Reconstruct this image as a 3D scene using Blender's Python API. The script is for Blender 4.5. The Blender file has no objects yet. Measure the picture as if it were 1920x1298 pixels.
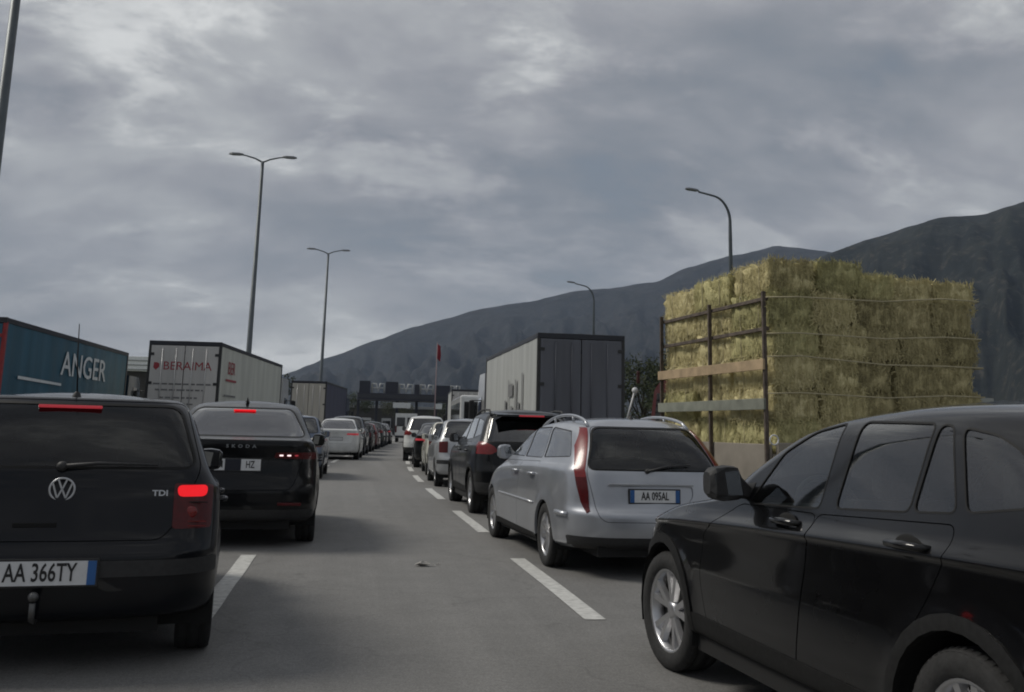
import bpy, bmesh, math, random
import numpy as np
from mathutils import Vector, Matrix
from mathutils.bvhtree import BVHTree

R = math.radians
random.seed(7)
SC = bpy.context.scene
COL = SC.collection

# ------------------------------------------------------------------ camera, sky, sun, exposure
YAW, PITCH, ROLL, CAMH = R(9.041), R(10.725), R(1.4), 1.36
cam = bpy.data.cameras.new('camera'); camo = bpy.data.objects.new('camera', cam); COL.objects.link(camo)
cam.sensor_width = 36; cam.lens = 1850/1920*36; cam.shift_y = -193/1920; cam.clip_start = .05; cam.clip_end = 20000
_fw = Vector((0, math.cos(PITCH), math.sin(PITCH))); _up = Vector((0, -math.sin(PITCH), math.cos(PITCH))); _rt = Vector((1, 0, 0))
_up2 = math.cos(ROLL)*_up - math.sin(ROLL)*_rt; _rt2 = math.cos(ROLL)*_rt + math.sin(ROLL)*_up
_m = Matrix.Identity(4)
for i in range(3):
    _m[i][0] = _rt2[i]; _m[i][1] = _up2[i]; _m[i][2] = -_fw[i]
camo.matrix_world = Matrix.Translation((0, 0, CAMH)) @ Matrix.Rotation(-YAW, 4, 'Z') @ _m
SC.camera = camo

SUN_EL, SUN_AZ = R(46), R(-68)      # azimuth from +Y, negative = left of the road
sun = bpy.data.lights.new('sun', 'SUN'); sun.energy = 1.1; sun.angle = R(20); sun.color = (1, .95, .86)
suno = bpy.data.objects.new('sun', sun); COL.objects.link(suno)
_sd = Vector((math.sin(SUN_AZ)*math.cos(SUN_EL), math.cos(SUN_AZ)*math.cos(SUN_EL), math.sin(SUN_EL)))
suno.rotation_euler = (-_sd).to_track_quat('-Z', 'Y').to_euler()

world = bpy.data.worlds.new('World'); SC.world = world; world.use_nodes = True
SKY_BIG = (2.2, 9.4, 3.28); SKY_MID = (31.4, 15.8, 6.06)
def build_world():
    nt = world.node_tree; N = nt.nodes; L = nt.links; N.clear()
    out = N.new('ShaderNodeOutputWorld'); bg = N.new('ShaderNodeBackground'); L.new(bg.outputs[0], out.inputs[0])
    sky = N.new('ShaderNodeTexSky'); sky.sky_type = 'NISHITA'; sky.sun_disc = False
    sky.sun_elevation = SUN_EL; sky.sun_rotation = SUN_AZ; sky.air_density = 1.2; sky.dust_density = 2
    tc = N.new('ShaderNodeTexCoord'); sep = N.new('ShaderNodeSeparateXYZ'); L.new(tc.outputs['Generated'], sep.inputs[0])
    def mth(op, a, b=None, c=None):
        n = N.new('ShaderNodeMath'); n.operation = op
        for k, v in enumerate((a, b, c)):
            if v is None: continue
            if isinstance(v, (int, float)): n.inputs[k].default_value = v
            else: L.new(v, n.inputs[k])
        return n.outputs[0]
    zz = mth('ADD', mth('MAXIMUM', sep.outputs[2], 0.0), .38)
    cx = mth('DIVIDE', sep.outputs[0], zz); cy = mth('DIVIDE', sep.outputs[1], zz)
    comb = N.new('ShaderNodeCombineXYZ'); L.new(cx, comb.inputs[0]); L.new(cy, comb.inputs[1])
    def noise(scale, detail, rough, dist, loc, sc=(1, 1, 1), rot=0.0):
        mp = N.new('ShaderNodeMapping'); mp.inputs['Location'].default_value = loc; mp.inputs['Scale'].default_value = sc
        mp.inputs['Rotation'].default_value = (0, 0, rot)
        L.new(comb.outputs[0], mp.inputs[0])
        n = N.new('ShaderNodeTexNoise'); n.inputs['Scale'].default_value = scale; n.inputs['Detail'].default_value = detail
        n.inputs['Roughness'].default_value = rough; n.inputs['Distortion'].default_value = dist
        L.new(mp.outputs[0], n.inputs[0]); return n.outputs[0]
    big = noise(.75, 3, .5, .3, SKY_BIG, (1, .8, 1), .35)
    mid = noise(2.0, 8, .58, .30, SKY_MID, (.75, 1.1, 1), .2)
    fine = noise(6.0, 8, .58, .3, (1.2, 7.7, 2), (.8, 1.2, 1), .2)
    a = mth('MULTIPLY_ADD', mid, .60, mth('MULTIPLY', big, .62))
    a = mth('MULTIPLY_ADD', fine, .24, mth('ADD', a, .005))
    puff = noise(3.4, 12, .64, .25, (4.4, 2.1, 7.7), (.8, 1.25, 1), .15)
    pm = N.new('ShaderNodeMapRange'); pm.interpolation_type = 'SMOOTHSTEP'; L.new(puff, pm.inputs[0]); pm.inputs[1].default_value = .47; pm.inputs[2].default_value = .66; pm.inputs[3].default_value = -.03; pm.inputs[4].default_value = .10
    a = mth('ADD', a, pm.outputs[0])
    ramp = N.new('ShaderNodeValToRGB'); L.new(a, ramp.inputs[0])
    e = ramp.color_ramp.elements
    e[0].position = .60; e[0].color = (.100, .112, .128, 1)
    e[1].position = .92; e[1].color = (.370, .374, .370, 1)
    for p, c in ((.68, (.134, .141, .154, 1)), (.75, (.174, .177, .188, 1)), (.83, (.238, .243, .247, 1))):
        q = e.new(p); q.color = c
    gap = N.new('ShaderNodeMapRange'); L.new(a, gap.inputs[0]); gap.inputs[1].default_value = .52; gap.inputs[2].default_value = .64
    gap.inputs[3].default_value = .75; gap.inputs[4].default_value = .97
    sk = N.new('ShaderNodeVectorMath'); sk.operation = 'SCALE'; L.new(sky.outputs[0], sk.inputs[0]); sk.inputs['Scale'].default_value = .05
    mix = N.new('ShaderNodeMix'); mix.data_type = 'RGBA'; L.new(gap.outputs[0], mix.inputs[0]); L.new(sk.outputs[0], mix.inputs[6]); L.new(ramp.outputs[0], mix.inputs[7])
    hz = N.new('ShaderNodeMapRange'); hz.interpolation_type = 'SMOOTHSTEP'; L.new(sep.outputs[2], hz.inputs[0]); hz.inputs[1].default_value = .0; hz.inputs[2].default_value = .24; hz.inputs[3].default_value = .3; hz.inputs[4].default_value = 0
    mh = N.new('ShaderNodeMix'); mh.data_type = 'RGBA'; L.new(hz.outputs[0], mh.inputs[0]); L.new(mix.outputs[2], mh.inputs[6]); mh.inputs[7].default_value = (.225, .236, .242, 1)   # thicker, paler air all round the horizon
    L.new(mh.outputs[2], bg.inputs[0]); bg.inputs[1].default_value = 1.0
build_world()
vs = SC.view_settings; vs.view_transform = 'Standard'; vs.look = 'None'; vs.exposure = 1.0; vs.gamma = 1; vs.use_curve_mapping = False
SC.cycles.filter_width = 1.9; SC.cycles.max_bounces = 8; SC.cycles.transparent_max_bounces = 16

# ------------------------------------------------------------------ materials
MATS = {}
def mat(name, col, rough=.6, metal=0, coat=0, var=.12, scale=8, bump=0, emit=None, estr=0, spec=.5, col2=None, det=4, coord='Object', rvar=0, stretch=None):
    if name in MATS: return MATS[name]
    m = bpy.data.materials.new(name); m.use_nodes = True; nt = m.node_tree; N = nt.nodes; L = nt.links
    b = N['Principled BSDF']
    b.inputs['Roughness'].default_value = rough; b.inputs['Metallic'].default_value = metal
    b.inputs['Coat Weight'].default_value = coat; b.inputs['Coat Roughness'].default_value = .055; b.inputs['Coat IOR'].default_value = 1.43
    b.inputs['Specular IOR Level'].default_value = spec
    tc = N.new('ShaderNodeTexCoord'); n = N.new('ShaderNodeTexNoise'); n.inputs['Scale'].default_value = scale; n.inputs['Detail'].default_value = det
    if stretch:
        mp = N.new('ShaderNodeMapping'); mp.inputs['Scale'].default_value = stretch; L.new(tc.outputs[coord], mp.inputs[0]); L.new(mp.outputs[0], n.inputs[0])
    else: L.new(tc.outputs[coord], n.inputs[0])
    mx = N.new('ShaderNodeMix'); mx.data_type = 'RGBA'
    mr = N.new('ShaderNodeMapRange'); mr.inputs[1].default_value = .3; mr.inputs[2].default_value = .7; L.new(n.outputs[0], mr.inputs[0]); L.new(mr.outputs[0], mx.inputs[0])
    c1 = [max(0, c*(1-var)) for c in col]; c2 = [min(1, c*(1+var)) for c in col] if col2 is None else col2
    mx.inputs[6].default_value = (*c1, 1); mx.inputs[7].default_value = (*c2, 1)
    L.new(mx.outputs[2], b.inputs['Base Color'])
    if rvar:
        r2 = N.new('ShaderNodeMapRange'); r2.inputs[1].default_value = .3; r2.inputs[2].default_value = .7
        r2.inputs[3].default_value = rough; r2.inputs[4].default_value = rough+rvar; L.new(n.outputs[0], r2.inputs[0]); L.new(r2.outputs[0], b.inputs['Roughness'])
    if bump:
        bp = N.new('ShaderNodeBump'); bp.inputs['Strength'].default_value = bump; bp.inputs['Distance'].default_value = .02
        L.new(n.outputs[0], bp.inputs['Height']); L.new(bp.outputs[0], b.inputs['Normal'])
    if emit:
        b.inputs['Emission Color'].default_value = (*emit, 1); b.inputs['Emission Strength'].default_value = estr
    MATS[name] = m; return m

def glass(name, tint, refl=1.0, fk=1.6, f0=.05):
    if name in MATS: return MATS[name]
    m = bpy.data.materials.new(name); m.use_nodes = True; nt = m.node_tree; N = nt.nodes; L = nt.links; N.clear()
    out = N.new('ShaderNodeOutputMaterial'); tr = N.new('ShaderNodeBsdfTransparent'); gl = N.new('ShaderNodeBsdfGlossy'); mx = N.new('ShaderNodeMixShader')
    tr.inputs[0].default_value = (*tint, 1); gl.inputs['Roughness'].default_value = .015; gl.inputs[0].default_value = (refl, refl, refl, 1)
    tc = N.new('ShaderNodeTexCoord'); n = N.new('ShaderNodeTexNoise'); n.inputs['Scale'].default_value = 3; L.new(tc.outputs['Object'], n.inputs[0])
    rr = N.new('ShaderNodeMapRange'); rr.inputs[3].default_value = .008; rr.inputs[4].default_value = .035; L.new(n.outputs[0], rr.inputs[0]); L.new(rr.outputs[0], gl.inputs['Roughness'])
    fr = N.new('ShaderNodeFresnel'); fr.inputs[0].default_value = 1.5
    ad = N.new('ShaderNodeMath'); ad.operation = 'MULTIPLY_ADD'; ad.inputs[1].default_value = fk; ad.inputs[2].default_value = f0; ad.use_clamp = True
    L.new(fr.outputs[0], ad.inputs[0]); L.new(ad.outputs[0], mx.inputs[0]); L.new(tr.outputs[0], mx.inputs[1]); L.new(gl.outputs[0], mx.inputs[2]); L.new(mx.outputs[0], out.inputs[0])
    MATS[name] = m; return m

def paint(name, col, metal=0., rough=.32, dusty=.1, coat=.9):
    return mat('paint_'+name, col, rough, metal, coat, var=dusty, scale=3, rvar=.12, spec=.12)

M_TYRE = mat('tyre_rubber', (.018, .018, .018), .85, var=.3, scale=30, bump=.2)
M_RIM = mat('alloy', (.55, .55, .56), .32, .9, var=.1)
M_RIMDARK = mat('rim_dark', (.03, .03, .03), .6)
M_PLASTIC = mat('black_plastic', (.022, .022, .023), .6, var=.25, scale=40)
M_ARCH = mat('arch_plastic', (.012, .012, .012), .6, var=.3, scale=40, spec=.2)
M_GAP = mat('shut_gap', (.004, .004, .004), .9)
M_UNDER = mat('underbody', (.008, .008, .008), .9)
M_SEAT = mat('seat_cloth', (.035, .036, .04), .9, var=.3, scale=60)
M_GLASS = glass('car_glass', (.42, .46, .45))
M_GLASSD = glass('tinted_glass', (.10, .11, .12))
M_GLASSG = glass('privacy_glass', (.07, .08, .09), .8, 1.0, .01)
M_SEAL = mat('window_rubber', (.006, .006, .006), .55, spec=.25)
M_MIRG = mat('mirror_silver', (.28, .29, .30), .08, 1.0, var=.05)
M_RED = mat('tail_red', (.075, .003, .004), .3, coat=.25, spec=.3, var=.2, scale=30)
M_REDB = mat('tail_red_bright', (.17, .008, .008), .25, coat=.35, var=.2, scale=30)
M_BRAKE = mat('brake_lit', (.4, .01, .012), .3, emit=(1, .006, .014), estr=.36)
M_BRAKES = mat('brake_soft', (.35, .05, .06), .3, emit=(1, .06, .09), estr=.10)
M_HOT = mat('lamp_hot', (.9, .8, .8), .3, emit=(1, .72, .72), estr=.6)
M_WHITEP = mat('plate_white', (.62, .63, .64), .45, var=.06, scale=20)
M_BLUEP = mat('plate_blue', (.02, .10, .30), .4)
M_INK = mat('ink_black', (.012, .012, .013), .5)
M_CHROME = mat('chrome', (.7, .7, .7), .2, 1.0, var=.05)
M_BADGE = mat('badge_silver', (.5, .51, .53), .35, .5, var=.05)
M_LAMPCLEAR = mat('lamp_clear', (.5, .5, .52), .12, .4, 1)

# ------------------------------------------------------------------ mesh helpers
def link(name, me, m=None, parent=None):
    o = bpy.data.objects.new(name, me); COL.objects.link(o)
    if m is not None: me.materials.append(m)
    if parent is not None: o.parent = parent
    return o
def tag(o, label, cat, group=None):
    o['label'] = label; o['category'] = cat
    if group: o['group'] = group
    return o
def thing(name, label, cat, loc=(0, 0, 0), rz=0, group=None):
    o = bpy.data.objects.new(name, None); COL.objects.link(o); o.location = loc; o.rotation_euler = (0, 0, rz); o.empty_display_size = .3
    return tag(o, label, cat, group)
def struct(o):
    o['kind'] = 'structure'; return o

class MB:
    """collects simple solids into one mesh"""
    def __init__(s): s.v = []; s.f = []; s.sm = []
    def add(s, vs, fs, smooth=False):
        n = len(s.v); s.v += [tuple(v) for v in vs]; s.f += [tuple(i+n for i in f) for f in fs]; s.sm += [smooth]*len(fs); return s
    def box(s, lo, hi, bev=0):
        x0, y0, z0 = lo; x1, y1, z1 = hi
        if bev <= 0:
            s.add([(x0, y0, z0), (x1, y0, z0), (x1, y1, z0), (x0, y1, z0), (x0, y0, z1), (x1, y0, z1), (x1, y1, z1), (x0, y1, z1)],
                  [(0, 3, 2, 1), (4, 5, 6, 7), (0, 1, 5, 4), (1, 2, 6, 5), (2, 3, 7, 6), (3, 0, 4, 7)]); return s
        b = bmesh.new(); bmesh.ops.create_cube(b, size=1)
        for v in b.verts: v.co = ((x0+x1)/2+v.co.x*(x1-x0), (y0+y1)/2+v.co.y*(y1-y0), (z0+z1)/2+v.co.z*(z1-z0))
        bmesh.ops.bevel(b, geom=b.edges[:]+b.verts[:], offset=bev, segments=2, profile=.5, affect='EDGES')
        b.verts.index_update(); s.add([v.co for v in b.verts], [[v.index for v in f.verts] for f in b.faces]); b.free(); return s
    def tube(s, pts, r, n=8, cap=True):
        pts = [Vector(p) for p in pts]; rs = r if isinstance(r, (list, tuple)) else [r]*len(pts)
        vs = []; prev = None
        for i, p in enumerate(pts):
            d = (pts[min(i+1, len(pts)-1)]-pts[max(i-1, 0)]).normalized()
            if prev is None:
                a = d.orthogonal().normalized()
            else:
                a = (prev-d*prev.dot(d)); a = a.normalized() if a.length > 1e-6 else d.orthogonal().normalized()
            prev = a; b = d.cross(a)
            vs += [p+rs[i]*(math.cos(2*math.pi*k/n)*a+math.sin(2*math.pi*k/n)*b) for k in range(n)]
        fs = [(i*n+k, i*n+(k+1) % n, (i+1)*n+(k+1) % n, (i+1)*n+k) for i in range(len(pts)-1) for k in range(n)]
        if cap: fs += [tuple(range(n-1, -1, -1)), tuple((len(pts)-1)*n+k for k in range(n))]
        return s.add(vs, fs, True)
    def lathe(s, prof, n=32, axis='x', c=(0, 0, 0), close=False):
        vs = []; k = len(prof)
        for i in range(n):
            t = 2*math.pi*i/n
            for (a, r) in prof:
                if axis == 'x': vs.append((c[0]+a, c[1]+r*math.cos(t), c[2]+r*math.sin(t)))
                elif axis == 'z': vs.append((c[0]+r*math.cos(t), c[1]+r*math.sin(t), c[2]+a))
                else: vs.append((c[0]+r*math.cos(t), c[1]+a, c[2]+r*math.sin(t)))
        fs = [(i*k+j, i*k+j+1, ((i+1) % n)*k+j+1, ((i+1) % n)*k+j) for i in range(n) for j in range(k-1)]
        return s.add(vs, fs, True)
    def prism(s, poly, y0, y1, plane='xz'):
        n = len(poly)
        def p3(a, b, t): return (a, t, b) if plane == 'xz' else ((t, a, b) if plane == 'yz' else (a, b, t))
        vs = [p3(a, b, y0) for a, b in poly]+[p3(a, b, y1) for a, b in poly]
        return s.add(vs, [tuple(range(n)), tuple(range(2*n-1, n-1, -1))]+[(i, i+n, (i+1) % n+n, (i+1) % n) for i in range(n)])
    def ball(s, c, r, n=10, sc=(1, 1, 1)):
        prof = [(-r*sc[2]*math.cos(math.pi*i/n), r*math.sin(math.pi*i/n)) for i in range(n+1)]
        return s.lathe(prof, n*2, 'z', c)
    def mesh(s, name):
        me = bpy.data.meshes.new(name); me.from_pydata(s.v, [], s.f)
        me.polygons.foreach_set('use_smooth', s.sm); 
        bm = bmesh.new(); bm.from_mesh(me); bmesh.ops.recalc_face_normals(bm, faces=bm.faces[:]); bm.to_mesh(me); bm.free()
        return me
    def build(s, name, m=None, parent=None): return link(name, s.mesh(name), m, parent)

def text_mesh(body, size, xs=1.0, ext=.0015, spacing=1.0, bold=0):
    cu = bpy.data.curves.new('lettering', 'FONT'); cu.body = body; cu.size = size; cu.extrude = ext; cu.align_x = 'CENTER'; cu.align_y = 'CENTER'; cu.space_character = spacing; cu.offset = bold; cu.resolution_u = 3
    o = bpy.data.objects.new('lettering', cu); COL.objects.link(o)
    dg = bpy.context.evaluated_depsgraph_get(); me = bpy.data.meshes.new_from_object(o.evaluated_get(dg)); bpy.data.objects.remove(o); bpy.data.curves.remove(cu)
    me.materials.clear()
    for v in me.vertices: v.co.x *= xs
    return me
def text_on(body, size, m, parent, loc, rot=(R(90), 0, 0), name='lettering', **k):
    o = link(name, text_mesh(body, size, **k), m, parent); o.location = loc; o.rotation_euler = rot; return o

# ------------------------------------------------------------------ car builder: stacked plan contours, cut into panels
def pchip(rows, sub):
    A = np.array(rows, float); n = len(A); d = np.diff(A, axis=0); m = np.zeros_like(A)
    for i in range(1, n-1):
        s = d[i-1]*d[i]; h = 2*d[i-1]*d[i]/np.where(np.abs(d[i-1]+d[i]) < 1e-12, 1, d[i-1]+d[i]); m[i] = np.where(s > 0, h, 0)
    m[0] = d[0]; m[-1] = d[-1]; out = []
    for i in range(n-1):
        for k in range(sub):
            t = k/sub; t2, t3 = t*t, t*t*t
            out.append((2*t3-3*t2+1)*A[i]+(t3-2*t2+t)*m[i]+(-2*t3+3*t2)*A[i+1]+(t3-t2)*m[i+1])
    out.append(A[-1]); return np.array(out)

def car_grid(sp, res):
    sub, nR, nC, nS = res
    rings = pchip(sp['rows'], sub); P = []
    cr, cf, tr, tf = sp.get('crown_r', .10), sp.get('crown_f', .22), sp.get('taper_r', .04), sp.get('taper_f', .07)
    for (yr, yf, w, zr, zm, zf, rr, rf) in rings:
        rr = min(rr, w*.95); rf = min(rf, w*.95); pts = []
        for k in range(nR): pts.append(((w-rr)*k/nR, yr))
        for k in range(nC): a = math.pi/2*k/nC; pts.append((w-rr+rr*math.sin(a), yr+rr-rr*math.cos(a)))
        for k in range(nS): pts.append((w, yr+rr+(yf-rf-yr-rr)*k/nS))
        for k in range(nC): a = math.pi/2*k/nC; pts.append((w-rf+rf*math.cos(a), yf-rf+rf*math.sin(a)))
        for k in range(nR+1): pts.append(((w-rf)*(1-k/nR), yf))
        row = []
        for x, y in pts:
            s = (x/max(w, 1e-6))**2 if w > .05 else 0
            q = min(w/.5, 1)
            y2 = y+cr*q*s*max(0, 1-(y-yr)/.8)-cf*q*s*max(0, 1-(yf-y)/.9)
            t = (y-yr)/(yf-yr); z = zr*(1-t)*(1-2*t)+zm*4*t*(1-t)+zf*t*(2*t-1)
            sr = min(max((-y-.9)/1.3, 0), 1); sf = min(max((y-.9)/1.3, 0), 1)
            x2 = x*(1-tr*sr*sr-tf*sf*sf)
            for (wy, wz, wr) in sp['arch']:
                d = math.hypot(y2-wy, z-wz)
                if x2 > .5 and wr-.05 < d < wr+.14: x2 += sp.get('flare', .014)*math.cos((d-wr)/.14*math.pi/2)**2 if d > wr else sp.get('flare', .014)
            row.append((x2, y2, z))
        P.append(row)
    return np.array(P)

def convex(poly):
    a = sum(poly[i][0]*poly[(i+1) % len(poly)][1]-poly[(i+1) % len(poly)][0]*poly[i][1] for i in range(len(poly)))
    return poly if a > 0 else poly[::-1]
def rounded(poly, r, n=4):
    poly = convex(poly); out = []; k = len(poly)
    for i in range(k):
        p = Vector(poly[i]); a = Vector(poly[i-1])-p; b = Vector(poly[(i+1) % k])-p
        d = min(r, a.length*.45, b.length*.45); p0 = p+a.normalized()*d; p1 = p+b.normalized()*d
        for j in range(n+1):
            t = j/n; q = p0*(1-t)**2+p*2*t*(1-t)+p1*t*t; out.append((q.x, q.y))
    return out
def inset(poly, d):
    poly = convex(poly); k = len(poly); ln = []
    for i in range(k):
        a = Vector(poly[i]); b = Vector(poly[(i+1) % k]); e = (b-a)
        if e.length < 1e-7: continue
        e.normalize(); n = Vector((-e.y, e.x)); ln.append((a+n*d, e))
    out = []
    for i in range(len(ln)):
        (p, e), (q, g) = ln[i-1], ln[i]; c = e.x*g.y-e.y*g.x
        if abs(c) < 1e-6: out.append((q.x, q.y)); continue
        t = ((q.x-p.x)*g.y-(q.y-p.y)*g.x)/c; o = p+e*t; out.append((o.x, o.y))
    return out
def circle(y, z, r, n=30): return [(y+r*math.cos(2*math.pi*i/n), z+r*math.sin(2*math.pi*i/n)) for i in range(n)]

PROJ = {'side': (1, 2), 'rear': (0, 2), 'front': (0, 2), 'top': (0, 1)}
def lerp6(a, b, t): return tuple(a[i]+(b[i]-a[i])*t for i in range(6))
def cut(faces, srcs, dst, kind, poly, cond):
    ia, ib = PROJ[kind]; poly = convex(poly); n = len(poly)
    mnx = min(p[0] for p in poly); mxx = max(p[0] for p in poly); mny = min(p[1] for p in poly); mxy = max(p[1] for p in poly)
    edges = [(poly[i], poly[(i+1) % n]) for i in range(n)]; out = []
    for f in faces:
        if f[0] not in srcs: out.append(f); continue
        vs = f[1]
        a = [v[ia] for v in vs]; b = [v[ib] for v in vs]
        if max(a) < mnx or min(a) > mxx or max(b) < mny or min(b) > mxy or not cond(vs): out.append(f); continue
        cur = vs; outs = []
        for (p, q) in edges:
            ex, ey = q[0]-p[0], q[1]-p[1]
            d = [ex*(v[ib]-p[1])-ey*(v[ia]-p[0]) for v in cur]
            if all(x >= -1e-9 for x in d): continue
            if all(x <= 1e-9 for x in d): outs.append(cur); cur = None; break
            I, O = [], []; m = len(cur)
            for k in range(m):
                v, w, dv, dw = cur[k], cur[(k+1) % m], d[k], d[(k+1) % m]
                (I if dv >= 0 else O).append(v)
                if (dv >= 0) != (dw >= 0):
                    x = lerp6(v, w, dv/(dv-dw)); I.append(x); O.append(x)
            if len(O) > 2: outs.append(O)
            cur = I
            if len(cur) < 3: cur = None; break
        if cur is None: out.append(f)
        else:
            for o in outs: out.append((f[0], o))
            if dst: out.append((dst, cur))
    return out

def region_mesh(name, polys, off=0., skirt=0.):
    vid = {}; V = []; Nn = []; F = []
    for vs in polys:
        f = []
        for v in vs:
            k = (round(v[0], 5), round(v[1], 5), round(v[2], 5))
            if k not in vid:
                vid[k] = len(V); V.append((v[0]+v[3]*off, v[1]+v[4]*off, v[2]+v[5]*off)); Nn.append(v[3:])
            i = vid[k]
            if not f or (f[-1] != i): f.append(i)
        if len(f) > 1 and f[0] == f[-1]: f.pop()
        if len(set(f)) < 3 or len(set(f)) != len(f): continue
        a = Vector((0, 0, 0)); c = [Vector(V[i]) for i in f]
        for i in range(1, len(c)-1): a += (c[i]-c[0]).cross(c[i+1]-c[0])
        if a.dot(Vector(Nn[f[0]])) < 0: f = f[::-1]
        F.append(tuple(f))
    if skirt:
        cnt = {}
        for f in F:
            for i in range(len(f)):
                e = (f[i], f[(i+1) % len(f)]); k = tuple(sorted(e)); cnt.setdefault(k, []).append(e)
        for k, es in cnt.items():
            if len(es) == 1:
                a, b = es[0]; n = len(V)
                for i in (a, b): V.append(V[i]); Nn.append((0, 0, 0))
                for i in (b, a): V.append(tuple(V[i][j]-Nn[i][j]*skirt for j in range(3))); Nn.append((0, 0, 0))
                F.append((n+1, n, n+3, n+2))
    me = bpy.data.meshes.new(name); me.from_pydata(V, [], F); me.validate()
    me.polygons.foreach_set('use_smooth', [True]*len(me.polygons))
    if len(V) == len(me.vertices): me.normals_split_custom_set_from_vertices(Nn)
    return me

def nmean(vs, k): return sum(v[3+k] for v in vs)/len(vs)
def pmean(vs, k): return sum(v[k] for v in vs)/len(vs)

WHEELS = {}
def wheel_meshes(rad, wid, rimr, style):
    key = (rad, wid, rimr, style)
    if key in WHEELS: return WHEELS[key]
    h = wid/2; t = MB()
    t.lathe([(-h*.8, rimr*.97), (-h*.98, rimr*1.06), (-h, (rad+rimr)/2), (-h*.93, rad*.965), (-h*.72, rad*.995), (-h*.40, rad), (-h*.36, rad*.975), (-h*.30, rad*.975), (-h*.26, rad), (h*.26, rad), (h*.30, rad*.975), (h*.36, rad*.975), (h*.40, rad), (h*.72, rad*.995), (h*.93, rad*.965), (h, (rad+rimr)/2), (h*.98, rimr*1.06), (h*.8, rimr*.97)], 44)
    for k in range(60 if style == 'star' else 0):      # tread blocks on the shoulder
        a = 2*math.pi*k/60
        for s in (-1, 1):
            c, sn = math.cos(a), math.sin(a); w = .011
            vs = []
            for (x, r, dt) in ((s*h*.95, rad*.955, -w), (s*h*.95, rad*.955, w), (s*h*.70, rad*1.006, w), (s*h*.70, rad*1.006, -w)):
                vs.append((x, r*c-dt*sn, r*sn+dt*c))
            t.add(vs, [(0, 1, 2, 3)])
    r = MB(); f = h*.86   # outer face at +x
    r.lathe([(f*.2, rimr*.90), (f*.9, rimr*.93), (f, rimr*1.0), (f*.93, rimr*1.03), (-f, rimr*1.0)], 40)
    ns = {'star': 5, 'multi': 9, 'plain': 7, 'low': 5}[style]
    if style != 'low':
        for k in range(ns):
            a = 2*math.pi*k/ns+.3
            splits = ((-.23, -.04), (.23, .04)) if style == 'star' else ((0, 0),)
            for (da, dh) in splits:
                hw0 = {'star': .015, 'multi': .016, 'plain': .022}[style]; hw1 = hw0*1.15
                a0 = a+dh*.6; a1 = a+da
                def pp(ang, rr, side, x): return (x, rr*math.cos(ang)-side*math.sin(ang), rr*math.sin(ang)+side*math.cos(ang))
                vs = [pp(a0, rimr*.16, -hw0, f*.72), pp(a0, rimr*.16, hw0, f*.72), pp(a1, rimr*.95, hw1, f*.88), pp(a1, rimr*.95, -hw1, f*.88),
                      pp(a0, rimr*.16, -hw0*1.4, f*.45), pp(a0, rimr*.16, hw0*1.4, f*.45), pp(a1, rimr*.95, hw1*1.4, f*.55), pp(a1, rimr*.95, -hw1*1.4, f*.55)]
                r.add(vs, [(0, 1, 2, 3), (0, 3, 7, 4), (1, 5, 6, 2), (2, 6, 7, 3)])
    else:
        r.lathe([(f*.6, .001), (f*.62, rimr*.5), (f*.5, rimr*.93)], 20)
    r.lathe([(f*.80, .0001), (f*.80, rimr*.13), (f*.70, rimr*.23), (f*.4, rimr*.25)], 18)
    d = MB(); d.lathe([(f*.12, .0001), (f*.12, rimr*.92)], 24)
    WHEELS[key] = (t.mesh('tyre'), r.mesh('rim'), d.mesh('brake_disc')); 
    for me, m in zip(WHEELS[key], (M_TYRE, M_RIM, M_RIMDARK)): me.materials.append(m)
    return WHEELS[key]

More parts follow.
